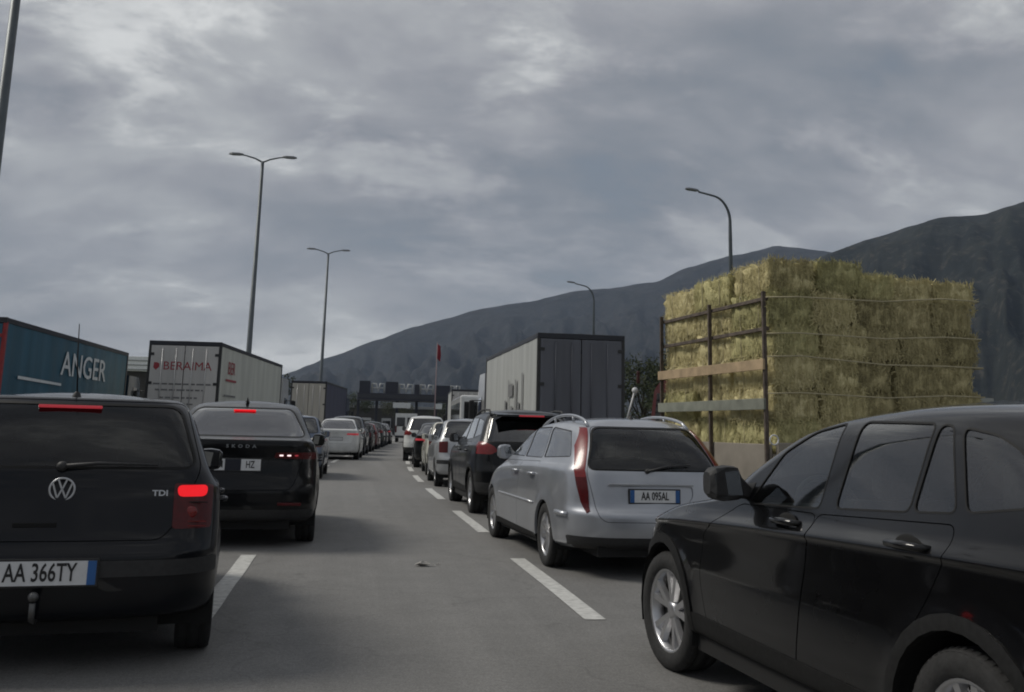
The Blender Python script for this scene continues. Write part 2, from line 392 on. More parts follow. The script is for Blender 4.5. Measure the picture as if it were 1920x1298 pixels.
def build_car(sp, res, paintm, root, detail=True):
    """all parts of a car below root (local: +Y forward, X right, ground z=0)"""
    P = car_grid(sp, res); ni, nj = P.shape[:2]
    N = np.zeros_like(P); q = np.cross(P[1:, 1:]-P[:-1, :-1], P[1:, :-1]-P[:-1, 1:])
    for a, b in ((0, 0), (1, 0), (0, 1), (1, 1)): N[a:ni-1+a, b:nj-1+b] += q
    c = P-np.array([0, 0, .7]); 
    if (N[ni//3]*c[ni//3]).sum() < 0: N = -N
    N[:, 0, 0] = 0; N[:, -1, 0] = 0; N[-1, :, 0] = 0; N[-1, :, 1] *= .2
    l = np.linalg.norm(N, axis=2, keepdims=True); N = N/np.where(l < 1e-12, 1, l)
    P[:, 0, 0] = 0; P[:, -1, 0] = 0; P[-1, :, 0] = 0
    faces = []
    G = np.concatenate([P, N], 2)
    Vr = [[tuple(map(float, G[i, j])) for j in range(nj)] for i in range(ni)]
    Vl = [[(-v[0], v[1], v[2], -v[3], v[4], v[5]) for v in row] for row in Vr]
    for V in (Vr, Vl):
        for i in range(ni-1):
            for j in range(nj-1): faces.append(('body', [V[i][j], V[i][j+1], V[i+1][j+1], V[i+1][j]]))
    bv = BVHTree.FromPolygons([v[:3] for f in faces for v in f[1]], [(4*i, 4*i+1, 4*i+2, 4*i+3) for i in range(len(faces))])
    def rear_y(x, z):
        h = bv.ray_cast(Vector((x, -6, z)), Vector((0, 1, 0))); return h[0].y if h[0] else sp['rows'][3][0]
    def side_x(y, z):
        h = bv.ray_cast(Vector((4, y, z)), Vector((-1, 0, 0))); return h[0].x if h[0] else sp['rows'][3][2]
    def roof_z(x, y):
        h = bv.ray_cast(Vector((x, y, 5)), Vector((0, 0, -1))); return h[0].z if h[0] else 1.4
    W = sp['rows'][3][2]
    sideR = lambda vs: pmean(vs, 0) > .28*W and nmean(vs, 0) > .3
    sideL = lambda vs: pmean(vs, 0) < -.28*W and nmean(vs, 0) < -.3
    yr0 = sp['rows'][3][0]
    rear = lambda vs: nmean(vs, 1) < -.12 and pmean(vs, 1) < -.4 and (pmean(vs, 2) > 1.08 or pmean(vs, 1) < yr0+.40)
    front = lambda vs: nmean(vs, 1) > .12 and pmean(vs, 1) > -.8
    arch = lambda vs: abs(pmean(vs, 0)) > .5*W
    parts = {}      # tag -> (name, material, offset, skirt, parent tag)
    parts['body'] = ('body', paintm, 0, .03)
    for i, (wy, wz, wr) in enumerate(sp['arch']):
        if sp.get('arch_trim'):
            w2 = sp['arch_trim']
            for s, cd in (('R', sideR), ('L', sideL)):
                t = f'trim{i}{s}'; faces = cut(faces, ('body',), t, 'side', circle(wy, wz, wr+w2), cd); parts[t] = ('arch_trim', M_ARCH, .008, .03)
        faces = cut(faces, ('body', *[t for t in parts if t.startswith('trim')]), None, 'side', circle(wy, wz, wr), arch)
    if sp.get('sill'):
        z1 = sp['sill']
        for s, cd in (('R', sideR), ('L', sideL)):
            faces = cut(faces, ('body',), 'sill'+s, 'side', [(sp['arch'][0][0]+.2, .0), (sp['arch'][1][0]-.2, .0), (sp['arch'][1][0]-.2, z1), (sp['arch'][0][0]+.2, z1-.02)], cd); parts['sill'+s] = ('sill', M_ARCH, .006, .02)
    if detail:
        for i, poly in enumerate(sp.get('doors', [])):
            for s, cd in (('R', sideR), ('L', sideL)):
                g = f'dgap{i}{s}'; d = f'door{i}{s}'
                faces = cut(faces, ('body',), g, 'side', rounded(poly, .05), cd); faces = cut(faces, (g,), d, 'side', inset(rounded(poly, .05), .0045), cd)
                parts[g] = ('shut_line', M_GAP, -.012, 0); parts[d] = ('door', paintm, 0, .02)
        if 'tailgate' in sp:
            poly = rounded(sp['tailgate'], .06); faces = cut(faces, ('body',), 'tgap', 'rear', poly, rear); faces = cut(faces, ('tgap',), 'tailgate', 'rear', inset(poly, .005), rear)
            parts['tgap'] = ('shut_line', M_GAP, -.012, 0); parts['tailgate'] = ('tailgate', paintm, 0, .02)
    doors = [t for t in parts if t.startswith('door')]
    for i, poly in enumerate(sp['side_windows']):
        pl = rounded(poly, .035)
        for s, cd in (('R', sideR), ('L', sideL)):
            fr = f'frame{i}{s}'; t = f'win{i}{s}'
            faces = cut(faces, ('body', *doors), fr, 'side', inset(pl, -.008), cd); faces = cut(faces, (fr,), t, 'side', pl, cd)
            parts[fr] = ('window_seal', M_SEAL, .001, .015); parts[t] = ('side_window', sp.get('glass', M_GLASS), -.004, 0)
    pl = rounded(sp['rear_window'], .07)
    faces = cut(faces, ('body', 'tailgate'), 'rframe', 'rear', inset(pl, -.014), rear); faces = cut(faces, ('rframe',), 'rwin', 'rear', pl, rear)
    parts['rframe'] = ('window_seal', M_SEAL, .001, .015); parts['rwin'] = ('rear_window', sp.get('rglass', sp.get('glass', M_GLASS)), -.003, 0)
    pl = rounded(sp['windshield'], .07); faces = cut(faces, ('body',), 'wframe', 'front', inset(pl, -.014), front); faces = cut(faces, ('wframe',), 'wwin', 'front', pl, front)
    parts['wframe'] = ('window_seal', M_SEAL, .001, .015); parts['wwin'] = ('windshield', M_GLASS, -.003, 0)
    for i, (nm, poly, m, off, rad) in enumerate(sp.get('rear_cuts', [])):
        pieces = poly if isinstance(poly[0], list) else [poly]
        sym = all(p[0] > 0 for q in pieces for p in q)
        for s in ((1, -1) if sym else (1,)):
            t = f'rc{i}{s}'; srcs = ('body', 'tailgate', 'tgap', *[k for k in parts if k.startswith('rc')])
            for q in pieces:
                pl = [(s*x, z) for x, z in q]; faces = cut(faces, srcs, t, 'rear', rounded(pl, rad) if rad else pl, rear)
            parts[t] = (nm, m if m else paintm, off, .02)
    for i, (nm, poly, m, off) in enumerate(sp.get('front_cuts', [])):
        for s in (1, -1):
            t = f'fc{i}{s}'; faces = cut(faces, ('body',), t, 'front', rounded([(s*x, z) for x, z in poly], .03), front); parts[t] = (nm, m, off, .01)
    groups = {}
    for t, vs in faces: groups.setdefault(t, []).append(vs)
    made = {}
    for t, polys in groups.items():
        nm, m, off, sk = parts[t]; made[t] = link(nm, region_mesh(nm, polys, off, sk if detail or t == 'body' else 0), m, root)
    # running gear
    u = MB(); y0, y1 = sp['rows'][1][0]+.12, sp['rows'][1][1]-.15; ya, yb = sp['arch'][0][0], sp['arch'][1][0]
    u.box((-W+.30, y0, .2), (W-.30, y1, .55)); u.box((-W+.06, ya+sp['arch'][0][2], .19), (W-.06, yb-sp['arch'][1][2], .5)); u.box((-W+.22, y0+.22, .28), (W-.22, ya-sp['arch'][0][2]-.02, .52)); 
    u.box((-W+.3, yb+sp['arch'][1][2], .28), (W-.3, y1-.35, .5)); u.build('underbody', M_UNDER, root)
    for (wy, wz, wr) in sp['arch']:
        for s in (-1, 1):
            l = MB(); n = 12; vs = []
            for k in range(n+1):
                a = math.pi*(k/n*1.2-.1)
                for x in (W-.02, W-.34): vs.append((s*x, wy+(wr+.02)*math.cos(a), wz+(wr+.02)*math.sin(a)))
            l.add(vs, [(2*k, 2*k+1, 2*k+3, 2*k+2) for k in range(n)]); 
            l.add([(s*(W-.33), wy-wr, .2), (s*(W-.33), wy+wr, .2), (s*(W-.33), wy+wr, .9), (s*(W-.33), wy-wr, .9)], [(0, 1, 2, 3)])
            l.build('wheel_liner', M_UNDER, root)
    rad, wid, rimr, style = sp['wheel']
    wm = wheel_meshes(rad, wid, rimr, style)
    for wy, _, _ in sp['arch']:
        for s in (-1, 1):
            o = link('wheel', wm[0], None, root); o.location = (s*(W-wid/2-.012), wy, rad-.004)
            o.rotation_euler = (random.random()*6.28, 0, (math.pi if s < 0 else 0)+(sp.get('steer', 0) if wy > 0 else 0))
            for me, nm in ((wm[1], 'rim'), (wm[2], 'brake_disc')):
                link(nm, me, None, o)
    # cabin
    zb = sp['rows'][8][4]; z0 = .45
    cb = MB(); cb.box((-W+.2, sp['rows'][8][0]+.35, z0), (W-.2, sp['rows'][8][1]-.1, z0+.08)); cb.build('cabin_floor', M_SEAT, root)
    d = MB(); yd = sp['rows'][8][1]-.55; d.box((-W+.18, yd, z0+.05), (W-.18, yd+.45, zb-.06), .06); d.build('dashboard', M_SEAT, root)
    if True:
        yf = (ya+yb)/2+.12
        seats = [(-.37, yf, .25), (.37, yf, .25), (0, yf-.86, .60)]
        for (x, y, hw) in seats:
            s = MB(); s.box((x-hw, y-.25, z0+.1), (x+hw, y+.27, z0+.28), .06)
            s.prism([(y-.33, z0+.2), (y-.20, z0+.2), (y-.30, zb+.03), (y-.42, zb+.03)], x-hw, x+hw, 'yz')
            so = s.build('seat', M_SEAT, root)
            for hx in ((x,) if hw < .5 else (-.37, .37)):
                k = MB(); k.box((hx-.13, y-.46, zb+.04), (hx+.13, y-.36, zb+.23), .035); k.build('headrest', M_SEAT, so)
    sw = MB(); c0 = Vector((-.37, yd-.12, zb-.06)); tilt = Matrix.Rotation(R(65), 3, 'X')
    sw.tube([c0+tilt @ Vector((.18*math.cos(2*math.pi*k/20), .18*math.sin(2*math.pi*k/20), 0)) for k in range(21)], .014, 6, False); sw.build('steering_wheel', M_PLASTIC, root)
    # mirrors
    my, mz = sp['mirror']
    for s in (-1, 1):
        x0 = side_x(my, mz-.06)-.02
        m = MB(); m.add(*mirror_shape(x0, my, mz)); o = m.build('mirror', sp.get('mirror_mat') or paintm, root)
        g = MB(); g.add([(x0+.07, my-.062, mz-.055), (x0+.205, my-.055, mz-.06), (x0+.22, my-.055, mz+.05), (x0+.09, my-.062, mz+.065)], [(0, 1, 2, 3)]); gg = g.build('mirror_glass', M_MIRG, o)
        if s < 0:
            o.scale = (-1, 1, 1)
    ctx = dict(rear_y=rear_y, side_x=side_x, roof_z=roof_z, made=made, W=W)
    return ctx

def mirror_shape(x0, y, z):
    b = MB(); secs = []
    for (dx, hy, hz, dy, dz) in ((.0, .035, .03, .0, -.05), (.06, .045, .055, 0, -.02), (.09, .075, .085, 0, 0), (.15, .085, .09, .0, 0), (.21, .075, .08, .0, 0), (.235, .045, .055, .01, 0)):
        ring = []
        for k in range(12):
            a = 2*math.pi*k/12; cx = math.copysign(abs(math.cos(a))**.6, math.cos(a)); sx = math.copysign(abs(math.sin(a))**.6, math.sin(a))
            yy = y+dy+hy*cx; 
            if cx < 0: yy = y+dy+max(-.058, hy*cx)
            ring.append((x0+dx, yy, z+dz+hz*sx))
        secs.append(ring)
    vs = [p for r in secs for p in r]; n = 12
    fs = [(i*n+k, i*n+(k+1) % n, (i+1)*n+(k+1) % n, (i+1)*n+k) for i in range(len(secs)-1) for k in range(n)]+[tuple(range(n)), tuple(range((len(secs)-1)*n, len(secs)*n))]
    return vs, fs, False

def plate(root, ctx, x, z, text, bands='LR', w=.52, h=.112, size=.098, xs=.62, dy=.012):
    y = min(ctx['rear_y'](x-w/2, z), ctx['rear_y'](x+w/2, z), ctx['rear_y'](x, z))-dy
    p = MB(); p.box((x-w/2-.012, y-.002, z-h/2-.012), (x+w/2+.012, y+.03, z+h/2+.012), .004); po = p.build('number_plate', M_PLASTIC, root)
    q = MB(); q.box((x-w/2, y-.006, z-h/2), (x+w/2, y-.001, z+h/2)); q.build('plate_face', M_WHITEP, po)
    for b in bands:
        s = -1 if b == 'L' else 1; xa, xb = sorted((x+s*w/2, x+s*(w/2-.042)))
        k = MB(); k.box((xa, y-.0085, z-h/2), (xb, y-.0055, z+h/2)); k.build('plate_band', M_BLUEP, po)
    if text:
        text_on(text, size, M_INK, po, (x, y-.0075, z), name='plate_text', xs=xs, bold=.0016)
    return po, y

def handles(root, ctx, spots, m, z):
    for (y, tagname) in spots:
        for s in (-1, 1):
            x = ctx['side_x'](y, z); h = MB()
            h.tube([(s*(x-.01), y-.12, z), (s*(x+.032), y-.09, z+.002), (s*(x+.036), y, z+.003), (s*(x+.032), y+.09, z), (s*(x-.01), y+.12, z-.004)], [.012, .015, .016, .015, .012], 8)
            par = ctx['made'].get(tagname+('R' if s > 0 else 'L'), root); h.build('door_handle', m, par)
def roof_tail(z0=1.44, yr=-1.45, yf=-.2, w=.36, dz=.03, r=.12):
    """closing roof rows"""
    return [(yr, yf, w, z0-dz*.5, z0, z0-dz, r, r*1.5), (yr+.1, yf-.1, w*.5, z0+.012-dz*.4, z0+.018, z0+.012-dz*.8, r*.6, r), (yr+.15, yf-.15, .01, z0+.016-dz*.4, z0+.024, z0+.016-dz*.8, .004, .004)]

# ---- specs -----------------------------------------------------------------
HATCH = dict(rows=[(-1.93, 1.95, .72, .27, .21, .22, .25, .35), (-2.03, 2.03, .82, .31, .25, .27, .28, .4), (-2.07, 2.07, .858, .46, .42, .45, .28, .42), (-2.075, 2.07, .865, .61, .58, .58, .26, .42),
    (-2.035, 2.03, .865, .69, .70, .66, .22, .42), (-2.0, 1.95, .86, .85, .84, .74, .2, .4), (-1.975, 1.80, .85, .97, .93, .80, .18, .4), (-1.955, 1.40, .82, 1.03, .965, .90, .16, .35), (-1.94, .98, .795, 1.08, .99, .985, .15, .30),
    (-1.85, .62, .735, 1.22, 1.17, 1.16, .14, .25), (-1.70, .22, .665, 1.385, 1.37, 1.34, .13, .22), (-1.61, .02, .62, 1.455, 1.45, 1.41, .12, .2), (-1.54, -.08, .55, 1.49, 1.485, 1.44, .12, .2)]+roof_tail(1.51, -1.45, -.2, .37),
    arch=[(-1.36, .31, .345), (1.15, .31, .345)], wheel=(.31, .2, .2, 'multi'), mirror=(.72, 1.06), crown_r=.09,
    side_windows=[[(.66, 1.03), (.12, 1.33), (-.20, 1.39), (-.24, 1.02)], [(-.31, 1.02), (-.27, 1.39), (-1.0, 1.39), (-1.12, 1.05)], [(-1.19, 1.06), (-1.08, 1.38), (-1.38, 1.36), (-1.55, 1.10)]],
    doors=[[(.86, .98), (.80, .27), (-.26, .25), (-.28, .98)], [(-.28, .98), (-.26, .25), (-.95, .27), (-1.16, .70), (-1.16, 1.0)]],
    rear_window=[(-.70, 1.10), (.70, 1.10), (.585, 1.445), (-.585, 1.445)], windshield=[(-.68, 1.02), (.68, 1.02), (.55, 1.37), (-.55, 1.37)],
    tailgate=[(-.54, .70), (.54, .70), (.60, .76), (.735, 1.09), (.62, 1.475), (-.62, 1.475), (-.735, 1.09), (-.60, .76)],
    rear_cuts=[('tail_light', [(.60, .76), (.80, .76), (.80, 1.0), (.595, 1.01)], M_RED, .004, .02), ('brake_light', [(.618, .935), (.765, .935), (.77, .998), (.61, .998)], M_BRAKE, .006, .03),
               ('bumper_trim', [(-.84, .515), (.84, .515), (.84, .60), (-.84, .60)], M_PLASTIC, .006, .01)],
    front_cuts=[('headlight', [(.42, .56), (.78, .58), (.76, .70), (.44, .69)], M_LAMPCLEAR, .003)])
SEDAN = dict(rows=[(-2.2, 2.2, .8, .28, .2, .22, .3, .5), (-2.3, 2.3, .89, .33, .25, .28, .35, .6), (-2.33, 2.34, .922, .48, .45, .47, .35, .6), (-2.33, 2.34, .928, .62, .6, .6, .33, .6), (-2.285, 2.28, .925, .78, .78, .7, .3, .55),
    (-2.265, 2.2, .915, .98, .93, .8, .28, .5), (-2.285, 2.0, .895, 1.11, 1.0, .88, .26, .48), (-2.28, 1.6, .87, 1.175, 1.06, .97, .24, .42), (-2.10, 1.2, .845, 1.20, 1.09, 1.06, .24, .36), (-1.93, .95, .80, 1.26, 1.19, 1.18, .24, .3),
    (-1.55, .45, .70, 1.43, 1.43, 1.40, .22, .25), (-1.27, .15, .635, 1.54, 1.55, 1.5, .2, .22), (-1.07, .0, .56, 1.585, 1.60, 1.55, .18, .2)]+roof_tail(1.625, -.95, -.1, .38),
    arch=[(-1.45, .335, .37), (1.4, .335, .37)], wheel=(.335, .225, .235, 'multi'), mirror=(.82, 1.15), crown_r=.12,
    side_windows=[[(.72, 1.13), (.25, 1.43), (-.10, 1.50), (-.16, 1.11)], [(-.22, 1.11), (-.17, 1.51), (-.85, 1.51), (-1.02, 1.14)], [(-1.09, 1.15), (-.93, 1.50), (-1.12, 1.47), (-1.55, 1.22)]],
    doors=[[(.98, 1.07), (.95, .27), (-.18, .25), (-.20, 1.07)], [(-.20, 1.07), (-.18, .25), (-.98, .27), (-1.22, .75), (-1.12, 1.1)]],
    rear_window=[(-.75, 1.225), (.75, 1.225), (.555, 1.545), (-.555, 1.545)], windshield=[(-.72, 1.09), (.72, 1.09), (.55, 1.47), (-.55, 1.47)],
    tailgate=[(-.60, .63), (.60, .63), (.66, .70), (.80, 1.18), (-.80, 1.18), (-.66, .70)],
    rear_cuts=[('tail_light', [(.42, .985), (.92, .97), (.92, 1.05), (.44, 1.045)], M_RED, .004, .015), ('plate_recess', [(-.34, .80), (.34, .80), (.38, 1.01), (-.38, 1.01)], None, -.02, .03), ('diffuser', [(-.86, .25), (.86, .25), (.88, .42), (-.88, .42)], M_PLASTIC, .004, .02)],
    front_cuts=[('headlight', [(.45, .66), (.84, .68), (.82, .78), (.48, .77)], M_LAMPCLEAR, .003)])
SUV = dict(rows=[(-2.12, 2.12, .8, .33, .26, .28, .3, .5), (-2.22, 2.22, .88, .38, .30, .34, .35, .55), (-2.27, 2.26, .912, .52, .48, .52, .35, .58), (-2.27, 2.26, .918, .68, .66, .68, .33, .58), (-2.22, 2.2, .915, .82, .84, .80, .3, .52),
    (-2.20, 2.1, .905, .98, .98, .88, .28, .5), (-2.18, 1.95, .89, 1.09, 1.06, .96, .26, .45), (-2.16, 1.55, .865, 1.14, 1.11, 1.06, .24, .4), (-2.14, 1.15, .845, 1.17, 1.14, 1.13, .23, .35), (-2.04, .82, .78, 1.32, 1.30, 1.28, .22, .28),
    (-1.90, .38, .705, 1.51, 1.52, 1.48, .2, .25), (-1.84, .15, .655, 1.59, 1.61, 1.57, .19, .22), (-1.80, .02, .58, 1.635, 1.655, 1.60, .18, .2)]+roof_tail(1.685, -1.7, -.1, .4),
    arch=[(-1.42, .35, .39), (1.27, .35, .39)], wheel=(.35, .235, .235, 'multi'), mirror=(.8, 1.2), crown_r=.12, arch_trim=.05, sill=.42,
    side_windows=[[(.72, 1.19), (.25, 1.50), (-.08, 1.55), (-.14, 1.18)], [(-.21, 1.18), (-.16, 1.555), (-.88, 1.55), (-1.05, 1.21)], [(-1.13, 1.22), (-.96, 1.55), (-1.52, 1.50), (-1.72, 1.28)]],
    doors=[[(.95, 1.13), (.88, .36), (-.17, .34), (-.18, 1.13)], [(-.18, 1.13), (-.17, .34), (-.92, .36), (-1.2, .80), (-1.12, 1.15)]],
    rear_window=[(-.72, 1.17), (.72, 1.17), (.60, 1.575), (-.60, 1.575)], windshield=[(-.72, 1.17), (.72, 1.17), (.57, 1.53), (-.57, 1.53)],
    tailgate=[(-.60, .62), (.60, .62), (.65, .70), (.735, 1.14), (.64, 1.60), (-.64, 1.60), (-.735, 1.14), (-.65, .70)],
    rear_cuts=[('tail_light', [(.56, 1.02), (.66, .965), (.92, .97), (.92, 1.15), (.76, 1.165), (.60, 1.08)], M_REDB, .006, .03), ('bumper_trim', [(-.86, .33), (.86, .33), (.9, .52), (-.9, .52)], M_PLASTIC, .006, .02)],
    front_cuts=[('headlight', [(.42, .78), (.82, .82), (.80, .94), (.46, .9)], M_LAMPCLEAR, .003)], glass=M_GLASS, rglass=M_GLASSD, mirror_mat=M_PLASTIC)
ESTATE = dict(rows=[(-2.28, 2.25, .78, .27, .20, .22, .35, .5), (-2.37, 2.34, .86, .33, .24, .28, .4, .6), (-2.405, 2.38, .882, .47, .42, .45, .4, .62), (-2.40, 2.36, .885, .58, .58, .56, .38, .6), (-2.335, 2.30, .88, .66, .70, .63, .34, .55),
    (-2.305, 2.2, .87, .84, .84, .71, .3, .52), (-2.275, 2.0, .855, .97, .95, .80, .28, .5), (-2.255, 1.6, .83, 1.02, 1.005, .90, .26, .42), (-2.235, 1.28, .81, 1.055, 1.035, 1.0, .25, .38), (-2.13, .9, .735, 1.2, 1.19, 1.16, .24, .3),
    (-1.98, .45, .655, 1.345, 1.38, 1.34, .22, .25), (-1.89, .22, .60, 1.405, 1.44, 1.40, .2, .22), (-1.82, .1, .53, 1.435, 1.47, 1.43, .18, .2)]+roof_tail(1.495, -1.72, 0, .36),
    arch=[(-1.3, .315, .35), (1.42, .315, .35)], wheel=(.318, .205, .215, 'multi'), mirror=(.95, 1.09), crown_r=.12, sill=.30,
    side_windows=[[(.98, 1.07), (.40, 1.33), (.02, 1.39), (-.02, 1.07)], [(-.08, 1.07), (-.03, 1.39), (-.72, 1.40), (-.86, 1.08)], [(-.93, 1.085), (-.79, 1.40), (-1.52, 1.36), (-1.86, 1.12)]],
    doors=[[(1.05, 1.0), (1.0, .26), (-.04, .25), (-.05, 1.02)], [(-.05, 1.02), (-.04, .25), (-.85, .26), (-1.06, .70), (-.90, 1.04)]],
    rear_window=[(-.665, 1.01), (.665, 1.01), (.515, 1.40), (-.515, 1.40)], windshield=[(-.7, 1.04), (.7, 1.04), (.53, 1.37), (-.53, 1.37)],
    tailgate=[(-.54, .525), (.54, .525), (.60, .57), (.685, .98), (.53, 1.42), (-.53, 1.42), (-.685, .98), (-.60, .57)],
    rear_cuts=[('tail_light', [(.668, .62), (.70, .60), (.735, .70), (.765, .85), (.772, .93), (.683, .93), (.672, .80)], M_RED, .005, 0), ('tail_light', [[(.683, .93), (.772, .93), (.775, 1.0), (.690, 1.0)], [(.690, 1.0), (.775, 1.0), (.705, 1.22), (.603, 1.405), (.553, 1.40)]], M_REDB, .005, 0), ('plate_recess', [(-.36, .69), (.30, .69), (.36, .76), (.36, .855), (-.38, .855)], None, -.012, .03), ('lower_bumper', [(-.80, .24), (.80, .24), (.84, .385), (-.84, .385)], M_PLASTIC, .003, .02)],
    front_cuts=[('headlight', [(.40, .58), (.78, .60), (.74, .70), (.44, .69)], M_LAMPCLEAR, .003)])
COMPACT_SUV = dict(rows=[(-2.1, 2.1, .80, .30, .27, .28, .3, .4), (-2.18, 2.2, .87, .36, .31, .33, .35, .5), (-2.22, 2.25, .892, .5, .46, .5, .35, .55), (-2.22, 2.25, .894, .62, .62, .62, .33, .55), (-2.2, 2.22, .884, .80, .80, .72, .3, .5),
    (-2.18, 2.15, .886, .935, .90, .79, .28, .5), (-2.17, 2.12, .90, .965, .925, .815, .28, .5), (-2.12, 1.74, .862, 1.04, .985, .935, .24, .42), (-2.09, 1.08, .838, 1.11, 1.05, 1.04, .2, .33), (-1.98, .76, .775, 1.24, 1.22, 1.20, .19, .28),
    (-1.85, .40, .70, 1.375, 1.40, 1.36, .18, .25), (-1.79, .20, .655, 1.43, 1.455, 1.41, .17, .22), (-1.73, .06, .58, 1.465, 1.49, 1.445, .16, .2)]+roof_tail(1.515, -1.62, -.05, .4),
    arch=[(-1.26, .335, .385), (1.42, .335, .385)], wheel=(.335, .23, .235, 'star'), mirror=(.42, 1.12), crown_r=.12, arch_trim=.055, sill=.40, flare=.012, steer=R(4),
    side_windows=[[(.36, 1.03), (.17, 1.28), (-.06, 1.385), (-.285, 1.425), (-.29, 1.055)], [(-.42, 1.065), (-.43, 1.43), (-.93, 1.422), (-.925, 1.092)], [(-.955, 1.095), (-.965, 1.42), (-1.04, 1.412), (-1.19, 1.11)], [(-1.25, 1.115), (-1.105, 1.407), (-1.29, 1.38), (-1.42, 1.33), (-1.66, 1.17)]],
    doors=[[(.45, 1.02), (.84, .84), (.88, .60), (.80, .36), (-.13, .34), (-.29, 1.03)], [(-.29, 1.03), (-.13, .34), (-.78, .36), (-1.08, .78), (-1.215, .97), (-1.215, 1.07)]],
    rear_window=[(-.68, 1.12), (.68, 1.12), (.56, 1.42), (-.56, 1.42)], windshield=[(-.74, 1.06), (.74, 1.06), (.57, 1.39), (-.57, 1.39)],
    rear_cuts=[('tail_light', [(.5, .86), (.9, .84), (.9, 1.04), (.52, 1.02)], M_RED, .004, .03)],
    front_cuts=[('headlight', [(.42, .66), (.80, .66), (.80, .78), (.46, .76)], M_LAMPCLEAR, .003)], mirror_mat=M_PLASTIC, glass=glass('side_glass_dim', (.42, .46, .45), 1.0, 1.75, .03))
HI = (4, 14, 8, 56); LO = (2, 6, 4, 26)
def put(root, X, Y, head): root.location = (X, Y, 0); root.rotation_euler = (0, 0, -R(head))
# ------------------------------------------------------------------ setting
def off(y):
    if y < 20: return 0.
    if y < 50: return .00133*(y-20)**2
    return 1.2+.08*(y-50)
def offa(y): return math.degrees(math.atan(0 if y < 20 else (.00266*(y-20) if y < 50 else .08)))

def asphalt():
    m = bpy.data.materials.new('asphalt'); m.use_nodes = True; nt = m.node_tree; N = nt.nodes; L = nt.links; b = N['Principled BSDF']
    tc = N.new('ShaderNodeTexCoord')
    def nz(s, d, r=.5, sc=(1, 1, 1)):
        mp = N.new('ShaderNodeMapping'); mp.inputs['Scale'].default_value = sc; L.new(tc.outputs['Object'], mp.inputs[0])
        n = N.new('ShaderNodeTexNoise'); n.inputs['Scale'].default_value = s; n.inputs['Detail'].default_value = d; n.inputs['Roughness'].default_value = r; L.new(mp.outputs[0], n.inputs[0]); return n.outputs[0]
    big = nz(.25, 4, .5, (1, .3, 1)); mid = nz(2.6, 6, .65); fine = nz(85, 4, .75); grit = nz(28, 5, .8); streak = nz(1.3, 4, .6, (1.5, .03, 1)); stain = nz(.9, 6, .6)
    def ramp(v, stops):
        r = N.new('ShaderNodeValToRGB'); L.new(v, r.inputs[0]); e = r.color_ramp.elements
        e[0].position, e[0].color = stops[0][0], (*stops[0][1], 1); e[1].position, e[1].color = stops[-1][0], (*stops[-1][1], 1)
        for p, c in stops[1:-1]: q = e.new(p); q.color = (*c, 1)
        return r.outputs[0]
    g = lambda v: (v, v, v)
    c1 = ramp(big, [(.3, (.164, .162, .157)), (.7, (.192, .189, .182))])
    def mul(a, bb, f):
        x = N.new('ShaderNodeMix'); x.data_type = 'RGBA'; x.blend_type = 'MULTIPLY'; x.inputs[0].default_value = f; L.new(a, x.inputs[6]); L.new(bb, x.inputs[7]); return x.outputs[2]
    c = mul(c1, ramp(mid, [(.35, g(.86)), (.65, g(1.1))]), .6)
    c = mul(c, ramp(streak, [(.38, g(.82)), (.6, g(1.05))]), .5)
    c = mul(c, ramp(fine, [(.36, g(.5)), (.64, g(1.5))]), .55)
    c = mul(c, ramp(grit, [(.40, g(.72)), (.60, g(1.22))]), .5)
    c = mul(c, ramp(stain, [(.26, g(.45)), (.33, g(1.0))]), .7)
    vo = N.new('ShaderNodeTexVoronoi'); vo.feature = 'DISTANCE_TO_EDGE'; vo.inputs['Scale'].default_value = .42
    wn = N.new('ShaderNodeTexNoise'); wn.inputs['Scale'].default_value = 2.2; wn.inputs['Detail'].default_value = 6; L.new(tc.outputs['Object'], wn.inputs[0])
    wv = N.new('ShaderNodeVectorMath'); wv.operation = 'MULTIPLY_ADD'; L.new(wn.outputs[1], wv.inputs[0]); wv.inputs[1].default_value = (.7, .7, 0); L.new(tc.outputs['Object'], wv.inputs[2]); L.new(wv.outputs[0], vo.inputs[0])
    crk = ramp(vo.outputs[0], [(.0, g(.45)), (.006, g(1.0))]); c = mul(c, crk, .35)
    L.new(c, b.inputs['Base Color']); b.inputs['Roughness'].default_value = .8
    bp = N.new('ShaderNodeBump'); bp.inputs['Strength'].default_value = .6; bp.inputs['Distance'].default_value = .008; L.new(fine, bp.inputs['Height']); L.new(bp.outputs[0], b.inputs['Normal'])
    return m
M_ASPH = asphalt()
M_LINE = mat('road_paint', (.50, .50, .48), .7, var=.22, scale=14, bump=.2, det=8)
M_GRASS = mat('dry_grass', (.09, .10, .05), .9, var=.4, scale=.3, coord='Object')

g = MB(); g.add([(-9000, -3000, -.02), (9000, -3000, -.02), (9000, 9000, -.02), (-9000, 9000, -.02)], [(0, 1, 2, 3)])
struct(g.build('ground', M_GRASS))
g = MB(); ys = [-40, 0, 20, 25, 30, 35, 40, 45, 50, 100, 260]
vs = []
for y in ys: vs += [(-16+off(y), y, 0), (14+off(y), y, 0)]
g.add(vs, [(2*i, 2*i+1, 2*i+3, 2*i+2) for i in range(len(ys)-1)])
road = struct(g.build('road', M_ASPH))
def dash(x, y0, y1, w=.15, z=.005):
    g = MB(); n = max(1, int((y1-y0)/.5)); vs = []
    for k in range(n+1):
        y = y0+(y1-y0)*k/n; j = .004*math.sin(y*9.1+x*3); vs += [(x-w/2+off(y)+j, y, z), (x+w/2+off(y)+j, y, z)]
    g.add(vs, [(2*i, 2*i+1, 2*i+3, 2*i+2) for i in range(n)]); return g.build('lane_dash', M_LINE, road)
y = 7.45
while y < 150:
    dash(1.88, y, y+3.45, .16); y += 6.15
y = 7.55-6.15
